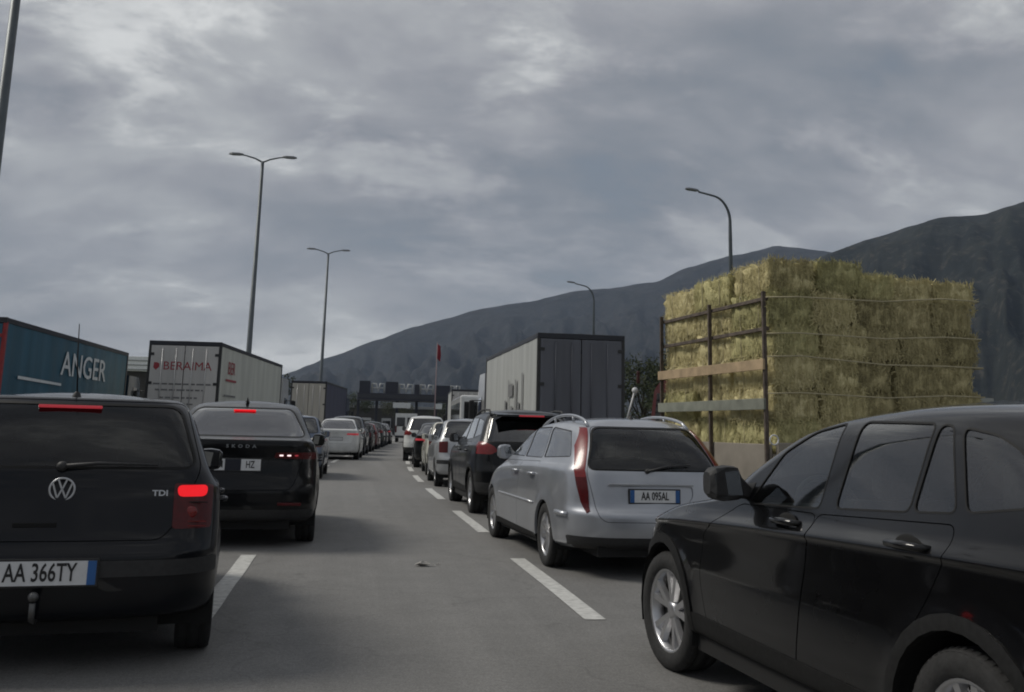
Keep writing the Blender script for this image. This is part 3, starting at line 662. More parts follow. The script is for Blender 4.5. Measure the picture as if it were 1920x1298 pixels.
while y < 150:
    dash(-.95, y, y+3.55, .155); y += 6.15
for x in (-4.6, 4.7):
    y = 4.2
    while y < 150: dash(x, y, y+3.5); y += 6.15

# mountains: ridge points are (world x, world y, height)
def px_ray(px, py):
    d = Vector(((px-960)/1850, -(py-456)/1850, -1)); return (camo.matrix_world.to_3x3() @ d)
def ridge(pts, dist):
    out = []
    for i, (px, py) in enumerate(pts):
        d = px_ray(px, py); D = dist[0]+(dist[1]-dist[0])*i/(len(pts)-1); h = math.hypot(d.x, d.y)
        out.append((d.x/h*D, d.y/h*D, CAMH+d.z/h*D))
    return out
from mathutils import noise as MN
def mountain(name, pts, m, depth, amp, seed):
    # resample
    P = [Vector(p) for p in pts]; S = [0]
    for a, b in zip(P, P[1:]): S.append(S[-1]+(b-a).length)
    nu, nv = 240, 60; V = []
    for i in range(nu+1):
        s = S[-1]*i/nu; k = max(0, min(len(P)-2, next((j for j in range(len(S)-1) if S[j+1] >= s), len(S)-2)))
        t = (s-S[k])/(S[k+1]-S[k]); c = P[k].lerp(P[k+1], t)
        c.z += 3*amp/30*MN.fractal(Vector((s*.006, seed, 0)), 1, 2, 4)
        d = Vector((c.x, c.y, 0)).normalized()
        for j in range(nv+1):
            v = j/nv; back = v > .72
            if not back: q = v/.72; r = -depth*(1-q); zz = c.z*(q**1.25)
            else: q = (v-.72)/.28; r = depth*.7*q; zz = c.z*(1-q)**1.2
            p = Vector((c.x+d.x*r, c.y+d.y*r, 0))
            nn = MN.fractal(Vector((p.x*.0022, p.y*.0022, seed)), .9, 2.1, 6)
            gul = -abs(MN.fractal(Vector((s*.0045, r*.0012, seed+5)), .8, 2.1, 5))
            env = math.sin(math.pi*min(1, (v/.72 if not back else 1-q)))**.8
            V.append((p.x, p.y, max(-5, zz+amp*env*(nn*.8+gul*1.6))))
    F = [(i*(nv+1)+j, (i+1)*(nv+1)+j, (i+1)*(nv+1)+j+1, i*(nv+1)+j+1) for i in range(nu) for j in range(nv)]
    g = MB(); g.add(V, F, True); return struct(g.build(name, m))
def mountain_mat(name, a, b, c):
    m = mat(name, a, .95, col2=b, scale=.02, det=10, coord='Object', spec=.1, bump=1.0); nt = m.node_tree; [n for n in nt.nodes if n.type == 'BUMP'][0].inputs['Distance'].default_value = 9.0; N = nt.nodes; L = nt.links
    bs = N['Principled BSDF']; tc = [n for n in N if n.type == 'TEX_COORD'][0]; src = bs.inputs['Base Color'].links[0].from_socket
    v = N.new('ShaderNodeTexNoise'); v.inputs['Scale'].default_value = .09; v.inputs['Detail'].default_value = 6; v.inputs['Roughness'].default_value = .7; L.new(tc.outputs['Object'], v.inputs[0])
    mr = N.new('ShaderNodeMapRange'); mr.inputs[1].default_value = .54; mr.inputs[2].default_value = .66; L.new(v.outputs[0], mr.inputs[0])
    mx = N.new('ShaderNodeMix'); mx.data_type = 'RGBA'; L.new(mr.outputs[0], mx.inputs[0]); L.new(src, mx.inputs[6]); mx.inputs[7].default_value = (*c, 1); L.new(mx.outputs[2], bs.inputs['Base Color'])
    return m
far_pts = [(380, 760), (470, 722), (530, 700), (600, 673), (680, 646), (800, 606), (870, 588), (940, 572), (1070, 546), (1180, 534), (1240, 524), (1290, 500), (1370, 478), (1450, 461), (1510, 465), (1560, 471), (1640, 476), (1760, 490), (1900, 520), (2100, 580)]
near_pts = [(1250, 760), (1330, 690), (1430, 560), (1500, 500), (1565, 470), (1620, 447), (1700, 422), (1770, 408), (1850, 402), (1885, 392), (1920, 384), (2000, 352), (2120, 330), (2300, 350), (2600, 400)]
mountain('far_mountain', ridge(far_pts, (2700, 2500)), mountain_mat('mountain_far', (.015, .018, .019), (.032, .033, .034), (.056, .052, .048)), 1400, 85, 3)
mountain('near_mountain', ridge(near_pts, (1500, 1300)), mountain_mat('mountain_near', (.009, .012, .011), (.024, .026, .021), (.060, .055, .045)), 800, 62, 11)
hz = MB(); hz.box((-3500, -400, -1.0), (4200, 4600, 760)); hzo = hz.build('haze'); hzo['kind'] = 'stuff'
hm = bpy.data.materials.new('air'); hm.use_nodes = True; hm.node_tree.nodes.clear()
_o = hm.node_tree.nodes.new('ShaderNodeOutputMaterial'); _v = hm.node_tree.nodes.new('ShaderNodeVolumePrincipled'); _v.inputs['Density'].default_value = .00011; _v.inputs['Color'].default_value = (.60, .75, 1, 1)
hm.node_tree.links.new(_v.outputs[0], _o.inputs['Volume']); hzo.data.materials.append(hm)

# ------------------------------------------------------------------ the five near cars
P_GOLF = paint('midnight', (.0035, .0042, .0065), .0, .3, coat=.6)
P_BLACK = paint('black', (.0022, .0022, .0026), .0, .25, coat=.95)
P_BLACK2 = paint('soft_black', (.0045, .005, .006), .0, .3, coat=.6)
P_SILVER = paint('silver', (.385, .40, .43), .62, .28)

def near_golf():
    root = thing('hatchback', 'black hatchback at left edge with lit red brake lamp and AA 366TY plate', 'car'); put(root, -1.57+2.075*math.sin(R(-8)), 5.87+2.075*math.cos(R(-8)), -8)
    sp = dict(HATCH); sp['rglass'] = M_GLASSG
    c = build_car(sp, HI, P_GOLF, root); root.scale = (1.055, 1, 1)
    ry = c['rear_y']; tg = c['made'].get('tailgate', root)
    # emblem: ring with V over W
    ex, ez = .035, .976; ey = ry(ex, ez)
    e = MB(); e.lathe([(-.006, .056), (-.009, .061), (-.006, .066), (.002, .066), (.002, .056), (-.006, .056)], 32, 'y', (ex, ey-.004, ez))
    def stroke(a, b, w=.0085):
        a = Vector(a); b = Vector(b); d = (b-a).normalized(); n = Vector((-d.y, d.x))*w/2
        e.prism([(ex+q.x, ez+q.y) for q in (a-n, b-n, b+n, a+n)], ey-.011, ey-.004)
    stroke((-.021, .053), (-.002, .004)); stroke((.021, .053), (.002, .004))
    stroke((-.047, .033), (-.021, -.047)); stroke((-.021, -.047), (0, .002)); stroke((0, .002), (.021, -.047)); stroke((.021, -.047), (.047, .033))
    e.build('emblem', M_BADGE, tg)
    text_on('TDI', .045, M_BADGE, tg, (.525, ry(.525, .955)-.004, .955), rot=(R(80), 0, R(8)), name='badge', xs=1.15, bold=.001)
    rec = MB(); po, py = plate(root, c, -.015, .545, 'AA 366TY', 'LR', w=.53, h=.125, size=.132, xs=.60, dy=.016)
    # wiper
    w = MB(); w.ball((.02, ry(.02, 1.10)-.02, 1.10), .028); w.tube([(.02, ry(.02, 1.1)-.03, 1.10), (.2, ry(.2, 1.115)-.03, 1.118), (.50, ry(.5, 1.112)-.022, 1.112)], [.013, .010, .006], 6); w.build('wiper', M_PLASTIC, tg)
    h = MB(); h.box((-.18, ry(0, .78)-.006, .775), (.03, ry(0, .78)+.02, .80), .004); h.build('tailgate_latch', M_GAP, tg)
    b = MB(); b.box((-.165, ry(0, 1.425)-.016, 1.425), (.165, ry(0, 1.425)+.02, 1.443), .004); b.build('high_brake_light', M_BRAKES, tg)
    a = MB(); za = c['roof_z'](0, -1.42); a.lathe([(0, .026), (.02, .02), (.035, .009)], 12, 'z', (0, -1.42, za-.004)); a.tube([(0, -1.42, za+.03), (-.005, -1.54, za+.25), (-.005, -1.62, za+.43)], [.005, .004, .0025], 6); a.build('antenna', M_PLASTIC, root)
    t = MB(); t.tube([(-.03, -1.7, .30), (-.03, -2.02, .29), (-.03, -2.11, .31), (-.03, -2.13, .40)], .016, 8); t.ball((-.03, -2.13, .43), .027); t.build('tow_ball', mat('grey_steel', (.12, .12, .12), .4, .8), root)
    for s in (-1, 1):      # reflector bowl and ribs inside the lamp lens
        for k, z in enumerate((.905, .80, .775)):
            q = MB(); yy = ry(s*.69, z); q.box((s*.69-.085, yy-.009, z-.003), (s*.69+.085, yy+.004, z+.003)); q.build('lens_rib', M_GAP if k == 0 else M_REDB, root)
        q = MB(); yy = ry(s*.69, .85); q.lathe([(-.012, .0001), (-.010, .022), (-.004, .034), (.004, .036)], 18, 'y', (s*.69, yy, .85)); q.build('lamp_bowl', M_REDB, root)
    x = MB(); x.tube([(-.5, -1.7, .24), (-.5, -2.03, .24)], .03, 10); x.build('exhaust', M_RIMDARK, root)
    handles(root, c, ((-.12, 'door0'), (-.98, 'door1')), P_GOLF, .86)
near_golf()

def near_sedan():
    root = thing('liftback_car', 'black liftback with sloping rear window and roof fin, ahead of the black hatchback', 'car'); put(root, -1.22+2.33*math.sin(R(-1.5)), 11.6+2.33*math.cos(R(-1.5)), -1.5)
    sp = dict(SEDAN); sp['glass'] = M_GLASSD; sp['rglass'] = M_GLASSD
    c = build_car(sp, HI, P_BLACK2, root); ry = c['rear_y']; tg = c['made'].get('tailgate', root)
    text_on('SKODA', .050, mat('badge_dull', (.22, .23, .24), .4, .4), tg, (.055, ry(.05, 1.108)-.005, 1.108), rot=(R(86), 0, 0), name='badge', xs=1.25, spacing=1.95, bold=.0012)
    po, py = plate(root, c, .03, .905, '', '', w=.50, h=.125, dy=-.008)
    text_on('N', .11, M_INK, po, (-.16, py-.0075, .905), name='plate_text', xs=.75, bold=.001); text_on('HZ', .11, M_INK, po, (.165, py-.0075, .905), name='plate_text', xs=.65, bold=.001)
    k = MB(); k.box((-.11, py-.0085, .843), (.065, py-.0055, .967)); k.build('plate_band', mat('plate_smear', (.010, .012, .022), .5), po)
    for s in (-1, 1):
        for x in (.50, .585, .665, .74, .81):
            q = MB(); yy = ry(s*x, 1.012); q.box((s*x-.022, yy-.010, 1.004), (s*x+.022, yy+.01, 1.022), .005); q.build('lamp_segment', (M_HOT if (s > 0 and x < .6) else M_BRAKES if (s > 0 and x < .7) else M_RED), root)
    b = MB(); b.box((-.13, ry(0, 1.51)-.012, 1.505), (.13, ry(0, 1.51)+.02, 1.528), .005); b.build('high_brake_light', M_BRAKE, tg)
    f = MB(); z = c['roof_z'](0, -.95); f.add([(-.02, -1.02, z-.01), (.02, -1.02, z-.01), (.0, -1.06, z+.075), (-.025, -.84, z-.01), (.025, -.84, z-.01), (0, -1.02, z+.07)], [(0, 1, 2), (0, 2, 5, 3), (1, 4, 5, 2), (3, 5, 4)]); f.build('roof_fin', M_PLASTIC, root)
    for s in (-1, 1):
        r = MB(); r.box((s*.62-.13, -2.345, .47), (s*.62+.13, -2.30, .50), .006); r.build('reflector', M_RED, root)
    handles(root, c, ((-.05, 'door0'), (-1.0, 'door1')), P_BLACK2, .93)
near_sedan()

def near_estate():
    root = thing('estate_car', 'silver estate car with tall red tail lamps, roof rails and AA 095AL plate', 'car'); put(root, 2.985-.055*2.37, 11.71, -3.2)
    sp = dict(ESTATE); sp['glass'] = M_GLASS; sp['rglass'] = glass('estate_rear_glass', (.48, .53, .51), 1.0, 1.2, .0)
    c = build_car(sp, HI, P_SILVER, root); ry = c['rear_y']; tg = c['made'].get('tailgate', root)
    plate(root, c, -.04, .765, 'AA 095AL', 'LR', w=.50, h=.115, size=.105, xs=.62, dy=-.004)
    for s in (-1, 1):
        r = MB(); pts = []
        for k in range(17):
            t = k/16; y = -1.72+1.95*t; zz = c['roof_z'](s*.50, y); pts.append((s*(.535-.02*math.sin(math.pi*t)), y, zz-.01+.070*min(1, math.sin(math.pi*t)**.45*1.0)))
        r.tube(pts, .017, 8)
        for k in (5, 11): r.tube([pts[k], (pts[k][0], pts[k][1], pts[k][2]-.09)], .014, 6)
        r.build('roof_rail', P_SILVER, root)
    sb = MB(); sb.box((-.50, ry(0, .86)-.012, .862), (.36, ry(0, .86)+.01, .885), .006); sb.build('tailgate_grip', P_SILVER, tg)
    w = MB(); w.ball((-.1, ry(-.1, 1.0)-.012, 1.0), .024); w.tube([(-.1, ry(-.1, 1.0)-.03, 1.0), (.12, ry(.1, 1.05)-.03, 1.05), (.36, ry(.36, 1.06)-.022, 1.06)], [.012, .009, .006], 6); w.build('wiper', M_PLASTIC, tg)
    a = MB(); z = c['roof_z'](.0, -1.5); a.lathe([(0, .03), (.025, .02), (.05, .004)], 10, 'z', (0, -1.5, z-.005)); a.build('antenna', M_PLASTIC, root)
    for s in (-1, 1):   # bright moulding round the rear corner
        st = MB(); pts = [(s*(c['side_x'](y, .575)+.004), y, .575) for y in (-1.75, -1.9, -2.05)]
        st.tube(pts, .026, 8); st.build('bumper_moulding', P_SILVER, root)
    for s in (-1, 1):
        dm = MB(); pts = [(s*(c['side_x'](y, .60)+.002), y, .60) for y in (.95, .5, 0, -.45, -.85)]; dm.tube(pts, .014, 6); dm.build('door_moulding', mat('moulding_silver', (.45, .46, .48), .3, .7), root)
    sh = MB(); yb = -.05
    handles(root, c, ((.08, 'door0'), (-.72, 'door1')), P_SILVER, .90)
    lug = MB(); lug.box((-.55, -1.95, .5), (.5, -1.25, .86), .05); lug.build('parcel_shelf', M_SEAT, root)
near_estate()

def near_suv():
    root = thing('suv', 'black SUV with bright red tail lamp and spoiler, ahead of the silver estate', 'car'); put(root, 2.93, 18.2, -1)
    c = build_car(dict(SUV), HI, P_BLACK2, root); ry = c['rear_y']; tg = c['made'].get('tailgate', root)
    plate(root, c, 0, .83, '', 'LR')
    s = MB(); s.add([(-.60, -1.80, 1.63), (.60, -1.80, 1.63), (.58, -2.06, 1.605), (-.58, -2.06, 1.605), (-.60, -1.80, 1.59), (.60, -1.80, 1.59), (.58, -2.06, 1.575), (-.58, -2.06, 1.575)], [(0, 1, 2, 3), (4, 7, 6, 5), (3, 2, 6, 7), (0, 3, 7, 4), (1, 5, 6, 2)]); so = s.build('roof_spoiler', P_BLACK2, tg)
    b = MB(); b.box((-.21, -2.075, 1.578), (.21, -2.05, 1.603), .005); b.build('high_brake_light', M_BRAKES, tg)
    for q in (-1, 1):
        r = MB(); r.tube([(q*.62, y, c['roof_z'](q*.56, y)+(.035 if -1.6 < y < -.1 else -.01)) for y in (-1.7, -1.55, -1.0, -.5, -.15, 0)], .016, 8); r.build('roof_rail', M_RIMDARK, root)
    handles(root, c, ((.0, 'door0'), (-.92, 'door1')), P_BLACK2, 1.0)
near_suv()

def near_black():
    head = -4; root = thing('compact_suv', 'glossy black compact SUV in the right foreground with silver star-spoke wheels', 'car')
    h = R(head); fl = Vector((1.90, 5.93)); loc = Vector((-.894+.0, 1.42))   # front-left tyre contact in local axes
    fw = Vector((math.sin(h), math.cos(h))); rt = Vector((math.cos(h), -math.sin(h))); cpos = fl-rt*loc.x-fw*loc.y; put(root, cpos.x, cpos.y, head)
    c = build_car(dict(COMPACT_SUV), (5, 12, 9, 80), P_BLACK, root)
    handles(root, c, ((-.06, 'door0'), (-1.0, 'door1')), P_BLACK, .975)
    for (y, t) in ((-.06, 'door0'), (-1.0, 'door1')):
        for s in (-1, 1):
            x = c['side_x'](y, .975); d = MB(); d.lathe([(0, .0001), (.001, .05), (-.004, .06)], 20, 'x', (0, 0, 0)); o = d.build('handle_cup', M_GAP, c['made'].get(t+('R' if s > 0 else 'L'), root)); o.location = (s*(x+.003), y, .97); o.rotation_euler = (0, 0, 0 if s > 0 else math.pi); o.scale = (1, 1.5, .75)
    for s in (-1, 1):   # seat belt in the front side glass and dark mirror sail
        q = MB(); x = c['side_x'](.40, 1.1); q.add([(s*(c['side_x'](.37, 1.075)+.003), .37, 1.075), (s*(c['side_x'](.50, 1.075)+.003), .50, 1.075), (s*(c['side_x'](.43, 1.12)+.003), .43, 1.12), (s*(c['side_x'](.36, 1.13)+.003), .36, 1.13)], [(0, 1, 2, 3)]); q.build('mirror_sail', M_PLASTIC, root)
near_black()
# ------------------------------------------------------------------ queue of farther cars (copied kinds)
def copy_tree(o, parent=None):
    c = o.copy(); COL.objects.link(c); c.parent = parent
    for ch in [x for x in o.children]: copy_tree(ch, c)
    return c
def walk(o):
    for ch in o.children:
        yield ch; yield from walk(ch)
P_DEF = paint('proto', (.3, .3, .3), .4)
PROTO = {}
def far_car(name, kind, label, cat, X, Y, head, pm, zs=1.0, lit=None, group='cars queuing ahead'):
    if kind not in PROTO:
        root = thing(name, label, cat, group=group)
        sp = dict({'hatch': HATCH, 'sedan': SEDAN, 'suv': SUV, 'estate': ESTATE}[kind]); sp['rear_cuts'] = [c for c in sp['rear_cuts'] if c[0] in ('tail_light', 'bumper_trim')]
        sp['wheel'] = (*sp['wheel'][:3], 'plain'); c = build_car(sp, LO, P_DEF, root, detail=True); plate(root, c, 0, .82 if kind != 'hatch' else .55, '', '')
        PROTO[kind] = root; o = root
    else:
        o = copy_tree(PROTO[kind]); o.name = name; tag(o, label, cat, group)
    put(o, X, Y, head); o.scale = (1, 1, zs)
    for ch in walk(o):
        for sl in ch.material_slots:
            src = ch.data.materials[sl.slot_index] if ch.data.materials else None
            if src == P_DEF: sl.link = 'OBJECT'; sl.material = pm
            if ch.name.split('.')[0] == 'tail_light' and lit: sl.link = 'OBJECT'; sl.material = lit
    return o
P_WHITE = paint('white', (.66, .67, .66), 0, .35); P_CREAM = paint('cream_white', (.60, .59, .52), 0, .35); P_BLUEG = paint('blue_grey', (.14, .17, .23), .5); P_GREY = paint('grey', (.10, .105, .11), .5)
P_DGREY = paint('dark_grey', (.035, .036, .04), .4); P_MAROON = paint('maroon', (.09, .012, .018), .3); P_DGREEN = paint('dark_green', (.015, .025, .02), .3); P_NAVY = paint('navy', (.012, .016, .035), .3); P_LSILVER = paint('light_silver', (.42, .43, .44), .6)
far_car('hatchback', 'hatch', 'blue-grey hatchback showing its right side past the black liftback', 'car', -1.40, 28.35, 1.5, P_BLUEG, 1.06)
far_car('saloon_car', 'sedan', 'white saloon with glowing tail lamps in the left queue', 'car', -.30, 43.9, 3.5, P_WHITE, 1.02, M_BRAKES)
LQ = [(50.6, 'suv', P_GREY, 'dark grey SUV just ahead of the white saloon', 1.08), (57.2, 'hatch', P_BLACK2, 'black hatchback ahead of the dark grey SUV in the left queue', 1.04), (63.4, 'estate', P_MAROON, 'maroon estate car midway along the left queue', 1.05), (69.8, 'suv', P_DGREEN, 'dark green SUV ahead of the maroon estate', 1.0),
      (76.2, 'hatch', P_NAVY, 'navy hatchback far along the left queue', 1.04), (82.6, 'sedan', P_DGREY, 'charcoal saloon behind the white panel van', 1.0)]
for y, k, p, lb, zs in LQ:
    far_car({'suv': 'suv', 'hatch': 'hatchback', 'estate': 'estate_car', 'sedan': 'saloon_car'}[k], k, lb, 'car', -1.15+off(y), y, offa(y), p, zs, None)
RQ = [(25.55, 2.98, 'hatch', P_LSILVER, 'silver hatchback directly ahead of the black SUV', 1.05), (31.2, 3.22, 'hatch', P_CREAM, 'cream white hatchback ahead of the silver hatchback', 1.03), (36.9, 3.32, 'sedan', P_BLACK2, 'black saloon between two white cars in the right queue', .95),
      (43.4, 3.32, 'suv', P_WHITE, 'tall white SUV farthest forward of the visible right queue', 1.09), (50.3, 4.1, 'hatch', P_GREY, 'grey hatchback ahead of the tall white SUV', 1.0), (57.0, 4.5, 'sedan', P_DGREY, 'dark saloon ahead of the grey hatchback in the right queue', 1.0)]
for y, x, k, p, lb, zs in RQ:
    far_car({'suv': 'suv', 'hatch': 'hatchback', 'estate': 'estate_car', 'sedan': 'saloon_car'}[k], k, lb, 'car', x, y, offa(y), p, zs)

# ------------------------------------------------------------------ trucks
M_TWHITE = mat('truck_white', (.50, .49, .47), .5, var=0.14, scale=2.2, det=8, stretch=(1, 1, .10))
M_TSIDE = mat('curtain_white', (.50, .51, .46), .55, var=0.15, scale=2.2, det=8, stretch=(1, 1, .10))
M_TGREY = mat('curtain_grey', (.38, .39, .375), .55, var=0.15, scale=2.2, det=8, stretch=(1, 1, .10))
M_TDOOR = mat('door_slate', (.105, .110, .130), .45, var=0.22, scale=2.2, det=8, stretch=(1, 1, .10))
M_TBLUE = mat('tarp_blue', (.012, .085, .135), .5, var=0.25, scale=2.2, det=8, stretch=(1, 1, .10))
M_TNAVY = mat('tarp_navy', (.028, .032, .075), .5, var=.12, scale=.8)
M_TBEIGE = mat('door_beige', (.42, .40, .35), .5, var=0.15, scale=2.2, det=8, stretch=(1, 1, .10))
M_RAIL = mat('rail_dark', (.03, .032, .04), .5, .3)
M_RAILL = mat('rail_alu', (.5, .5, .5), .4, .6)
M_FRAMER = mat('frame_red', (.26, .022, .024), .5, var=.2)
M_CHASSIS = mat('chassis', (.03, .03, .032), .7)
M_REDINK = mat('ink_red', (.30, .035, .045), .5); M_GREYINK = mat('ink_grey', (.17, .17, .17), .6); M_WHITEINK = mat('ink_white', (.62, .65, .66), .5)

def box_truck(label, X, Y, head, W, H, L, rear_m, side_m, rail_m, post_m, cab_m, ribs=13, anchor='rl', group='lorries in the outer lanes', doors=True):
    root = thing('box_lorry', label, 'truck', group=group); put(root, X, Y, head); h = W/2; zb = 1.12
    # local origin = rear centre; rear face at y=0
    for s in (-1, 1):
        d = MB(); d.box((min(s*.012, s*(h-.09)), .0, zb+.1), (max(s*.012, s*(h-.09)), .05, H-.16), .012); do = d.build('rear_door', rear_m, root)
        for x in (.28, .74):
            r = MB(); r.tube([(s*x, -.03, zb+.15), (s*x, -.03, H-.25)], .016, 6); r.build('lock_rod', rear_m if rear_m is M_TDOOR else M_RAILL, do)
        for z in (zb+.35, (zb+H)/2, H-.5):
            q = MB(); q.box((min(s*(h-.2), s*(h-.06)), -.02, z), (max(s*(h-.2), s*(h-.06)), .0, z+.09)); q.build('hinge', post_m, do)
    for s in (-1, 1):
        p = MB(); p.box((min(s*(h-.085), s*h), .005, zb), (max(s*(h-.085), s*h), .13, H-.10), .01); p.build('corner_post', post_m, root)
        p = MB(); p.box((min(s*(h-.085), s*h), L-.13, zb), (max(s*(h-.085), s*h), L, H-.10), .01); p.build('corner_post', rail_m, root)
    t = MB(); t.box((-h, .0, H-.15), (h, .10, H), .015); t.build('rear_header', rail_m, root)
    for s in (-1, 1):
        # curtain: shallow vertical folds
        n = ribs*8; vs = []
        for k in range(n+1):
            y = .13+(L-.26)*k/n
            for z, a in ((zb+.04, 1), (zb+.9, 1.25), (H-.9, 1.0), (H-.14, .4)):
                vs.append((s*(h-.018+a*.005*math.sin(2*math.pi*k/8)+.004*math.sin(k*.37)), y, z))
        fs = [(k*4+j, (k+1)*4+j, (k+1)*4+j+1, k*4+j+1) for k in range(n) for j in range(3)]
        c = MB(); c.add(vs, fs, True); c.build('side_curtain', side_m, root)
        r = MB(); r.box((min(s*(h-.06), s*(h+.004)), .10, H-.14), (max(s*(h-.06), s*(h+.004)), L, H-.01), .012); r.build('top_rail', rail_m, root)
        r = MB(); r.box((min(s*(h-.06), s*(h+.003)), .0, zb-.1), (max(s*(h-.06), s*(h+.003)), L, zb+.04), .01); r.build('bottom_rail', M_RAILL, root)
    r = MB(); r.add([(-h+.02, .05, H-.02), (h-.02, .05, H-.02), (h-.02, L, H-.02), (-h+.02, L, H-.02), (0, .05, H+.012), (0, L, H+.012)], [(0, 4, 5, 3), (4, 1, 2, 5)]); r.build('roof', side_m, root)
    f = MB(); f.box((-h+.03, L-.06, zb), (h-.03, L-.02, H-.1)); f.build('bulkhead', side_m, root)
    b = MB(); b.box((-h+.05, .02, zb-.09), (h-.05, L-.05, zb+.09)); b.box((-.5, .1, .75), (-.36, L, zb-.09)); b.box((.36, .1, .75), (.5, L, zb-.09)); b.build('chassis', M_CHASSIS, root)
    u = MB(); u.box((-h+.1, .05, .48), (h-.1, .13, .60), .01); u.box((-.6, .06, .58), (-.5, .12, 1.05)); u.box((.5, .06, .58), (.6, .12, 1.05)); u.build('underride_bar', M_CHASSIS, root)
    for s in (-1, 1):
        l = MB(); l.box((s*.95-.2, .0, .80), (s*.95+.2, .05, .94), .01); l.build('tail_light', M_RED, root)
    wm = wheel_meshes(.5, .32, .29, 'low')
    for y in (2.0, 3.3, 4.6, L-.9, L+1.6):
        for s in (-1, 1):
            o = link('wheel', wm[0], None, root); o.location = (s*(h-.18), y, .497); o.rotation_euler = (0, 0, math.pi if s < 0 else 0); link('rim', wm[1], None, o)
    # tractor cab in front
    cy0 = L+.55; c = MB(); ch = min(H-.35, 3.5) if H > 3.9 else 3.0
    c.prism([(cy0, .7), (cy0+2.0, .7), (cy0+2.15, 1.0), (cy0+2.1, 1.7), (cy0+1.75, ch-.25), (cy0+1.5, ch), (cy0, ch)], -h+.05, h-.05, 'yz'); co = c.build('cab', cab_m, root)
    for s in (-1, 1):
        w = MB(); w.prism([(cy0+.75, 1.75), (cy0+1.85, 1.75), (cy0+1.62, 2.55), (cy0+.75, 2.6)], s*(h-.046), s*(h-.035), 'yz'); w.build('cab_window', M_GLASSD, co)
        mm = MB(); mm.tube([(s*(h-.06), cy0+1.9, 2.5), (s*(h+.22), cy0+1.95, 2.5)], .02, 6); mm.box((min(s*(h+.1), s*(h+.3)), cy0+1.88, 1.75), (max(s*(h+.1), s*(h+.3)), cy0+2.0, 2.5), .03); mm.build('mirror', M_PLASTIC, co)
    w = MB(); w.add([(-h+.15, cy0+2.11, 1.75), (h-.15, cy0+2.11, 1.75), (h-.2, cy0+1.79, ch-.35), (-h+.2, cy0+1.79, ch-.35)], [(0, 1, 2, 3)]); w.build('windshield', M_GLASSD, co)
    fc = MB(); fc.box((-.6, L+.0, .8), (.6, L+.6, 1.05)); fc.build('fifth_wheel', M_CHASSIS, root)
    return root
def bars(root, rows, m, face, name='print'):
    """flat printed lines too small to read: word-length strokes"""
    for (x0, x1, z, hgt) in rows:
        x = x0; b = MB()
        while x < x1-.05:
            w = min(random.uniform(.10, .30), x1-x)
            if face == 'rear': b.box((x, -.0065, z-hgt/2), (x+w, -.003, z+hgt/2))
            else: b.add([(face, x, z-hgt/2), (face, x+w, z-hgt/2), (face, x+w, z+hgt/2), (face, x, z+hgt/2)], [(0, 1, 2, 3)])
            x += w+.05
        b.build(name, m, root)

# blue tarpaulin lorry on the far left
h = 1.25
t = box_truck('blue tarpaulin lorry with red rear frame and white lettering at far left', -8.42-1.25, 26, 1.9, 2.5, 3.80, 12.0, M_TBLUE, M_TBLUE, M_RAIL, M_FRAMER, paint('cab_blue', (.012, .02, .035)), ribs=14)
text_on('ANGER', .98, M_WHITEINK, t, (1.268, 6.8, 2.92), rot=(R(90), 0, R(90)), name='company_name', xs=1.45, bold=.006)
b = MB(); b.add([(1.272, 1.1, 2.34), (1.272, 4.6, 2.30), (1.272, 4.6, 2.37), (1.272, 1.1, 2.42)], [(0, 1, 2, 3)]); b.build('stripe', M_WHITEINK, t)
# white lorry with red lettering
t = box_truck('white lorry with red lettering on its rear doors behind the two black cars', -5.62, 35.2, 6.0, 2.45, 4.08, 12.2, M_TWHITE, M_TSIDE, M_RAIL, M_RIMDARK, paint('cab_white', (.5, .5, .5)), ribs=14)
text_on('BERAIMA', .40, M_REDINK, t, (.12, -.006, 3.22), name='company_name', xs=1.02)
q = MB(); q.prism([(-1.02, 3.17), (-.93, 3.08), (-.82, 3.19), (-.82, 3.30), (-.9, 3.34), (-1.0, 3.34)], -.0065, -.003); q.build('logo', M_REDINK, t)
bars(t, [(-.98, .95, 2.62, .055), (-.9, .7, 2.42, .055), (-.72, .55, 2.16, .06), (-.4, .5, 1.95, .05)], M_GREYINK, 'rear')
text_on('BER', .62, M_REDINK, t, (1.236, 1.75, 3.25), rot=(R(90), 0, R(90)), name='company_name', xs=1.1, bold=.003)
b = MB(); b.add([(1.236, .95, 2.80), (1.236, 2.6, 2.80), (1.236, 2.6, 2.88), (1.236, .95, 2.88)], [(0, 1, 2, 3)]); b.build('underline', M_REDINK, t)
bars(t, [(.8, 2.6, 2.3, .07), (.8, 2.4, 1.9, .07)], M_GREYINK, 1.236)
# curtain-sider on the right
t = box_truck('curtain-sided lorry with dark slate rear doors and pale left side', 6.34, 27, 0, 2.5, 4.05, 10.6, M_TDOOR, M_TGREY, M_RAIL, M_RIMDARK, paint('cab_grey', (.3, .3, .3)), ribs=12)
lg = MB()
for k, (y, z0, z1, w) in enumerate(((2.2, 1.4, 3.05, .18), (2.75, 1.4, 2.2, .3), (3.35, 1.4, 2.9, .2), (4.0, 1.4, 2.1, .34), (4.0, 2.4, 2.8, .8), (4.8, 1.6, 2.95, .14), (5.3, 1.4, 2.3, .3))):
    lg.add([(-1.277, y, z0), (-1.277, y+w, z0), (-1.277, y+w, z1), (-1.277, y, z1)], [(0, 1, 2, 3)])
lg.build('worn_logo', M_GREYINK, t)
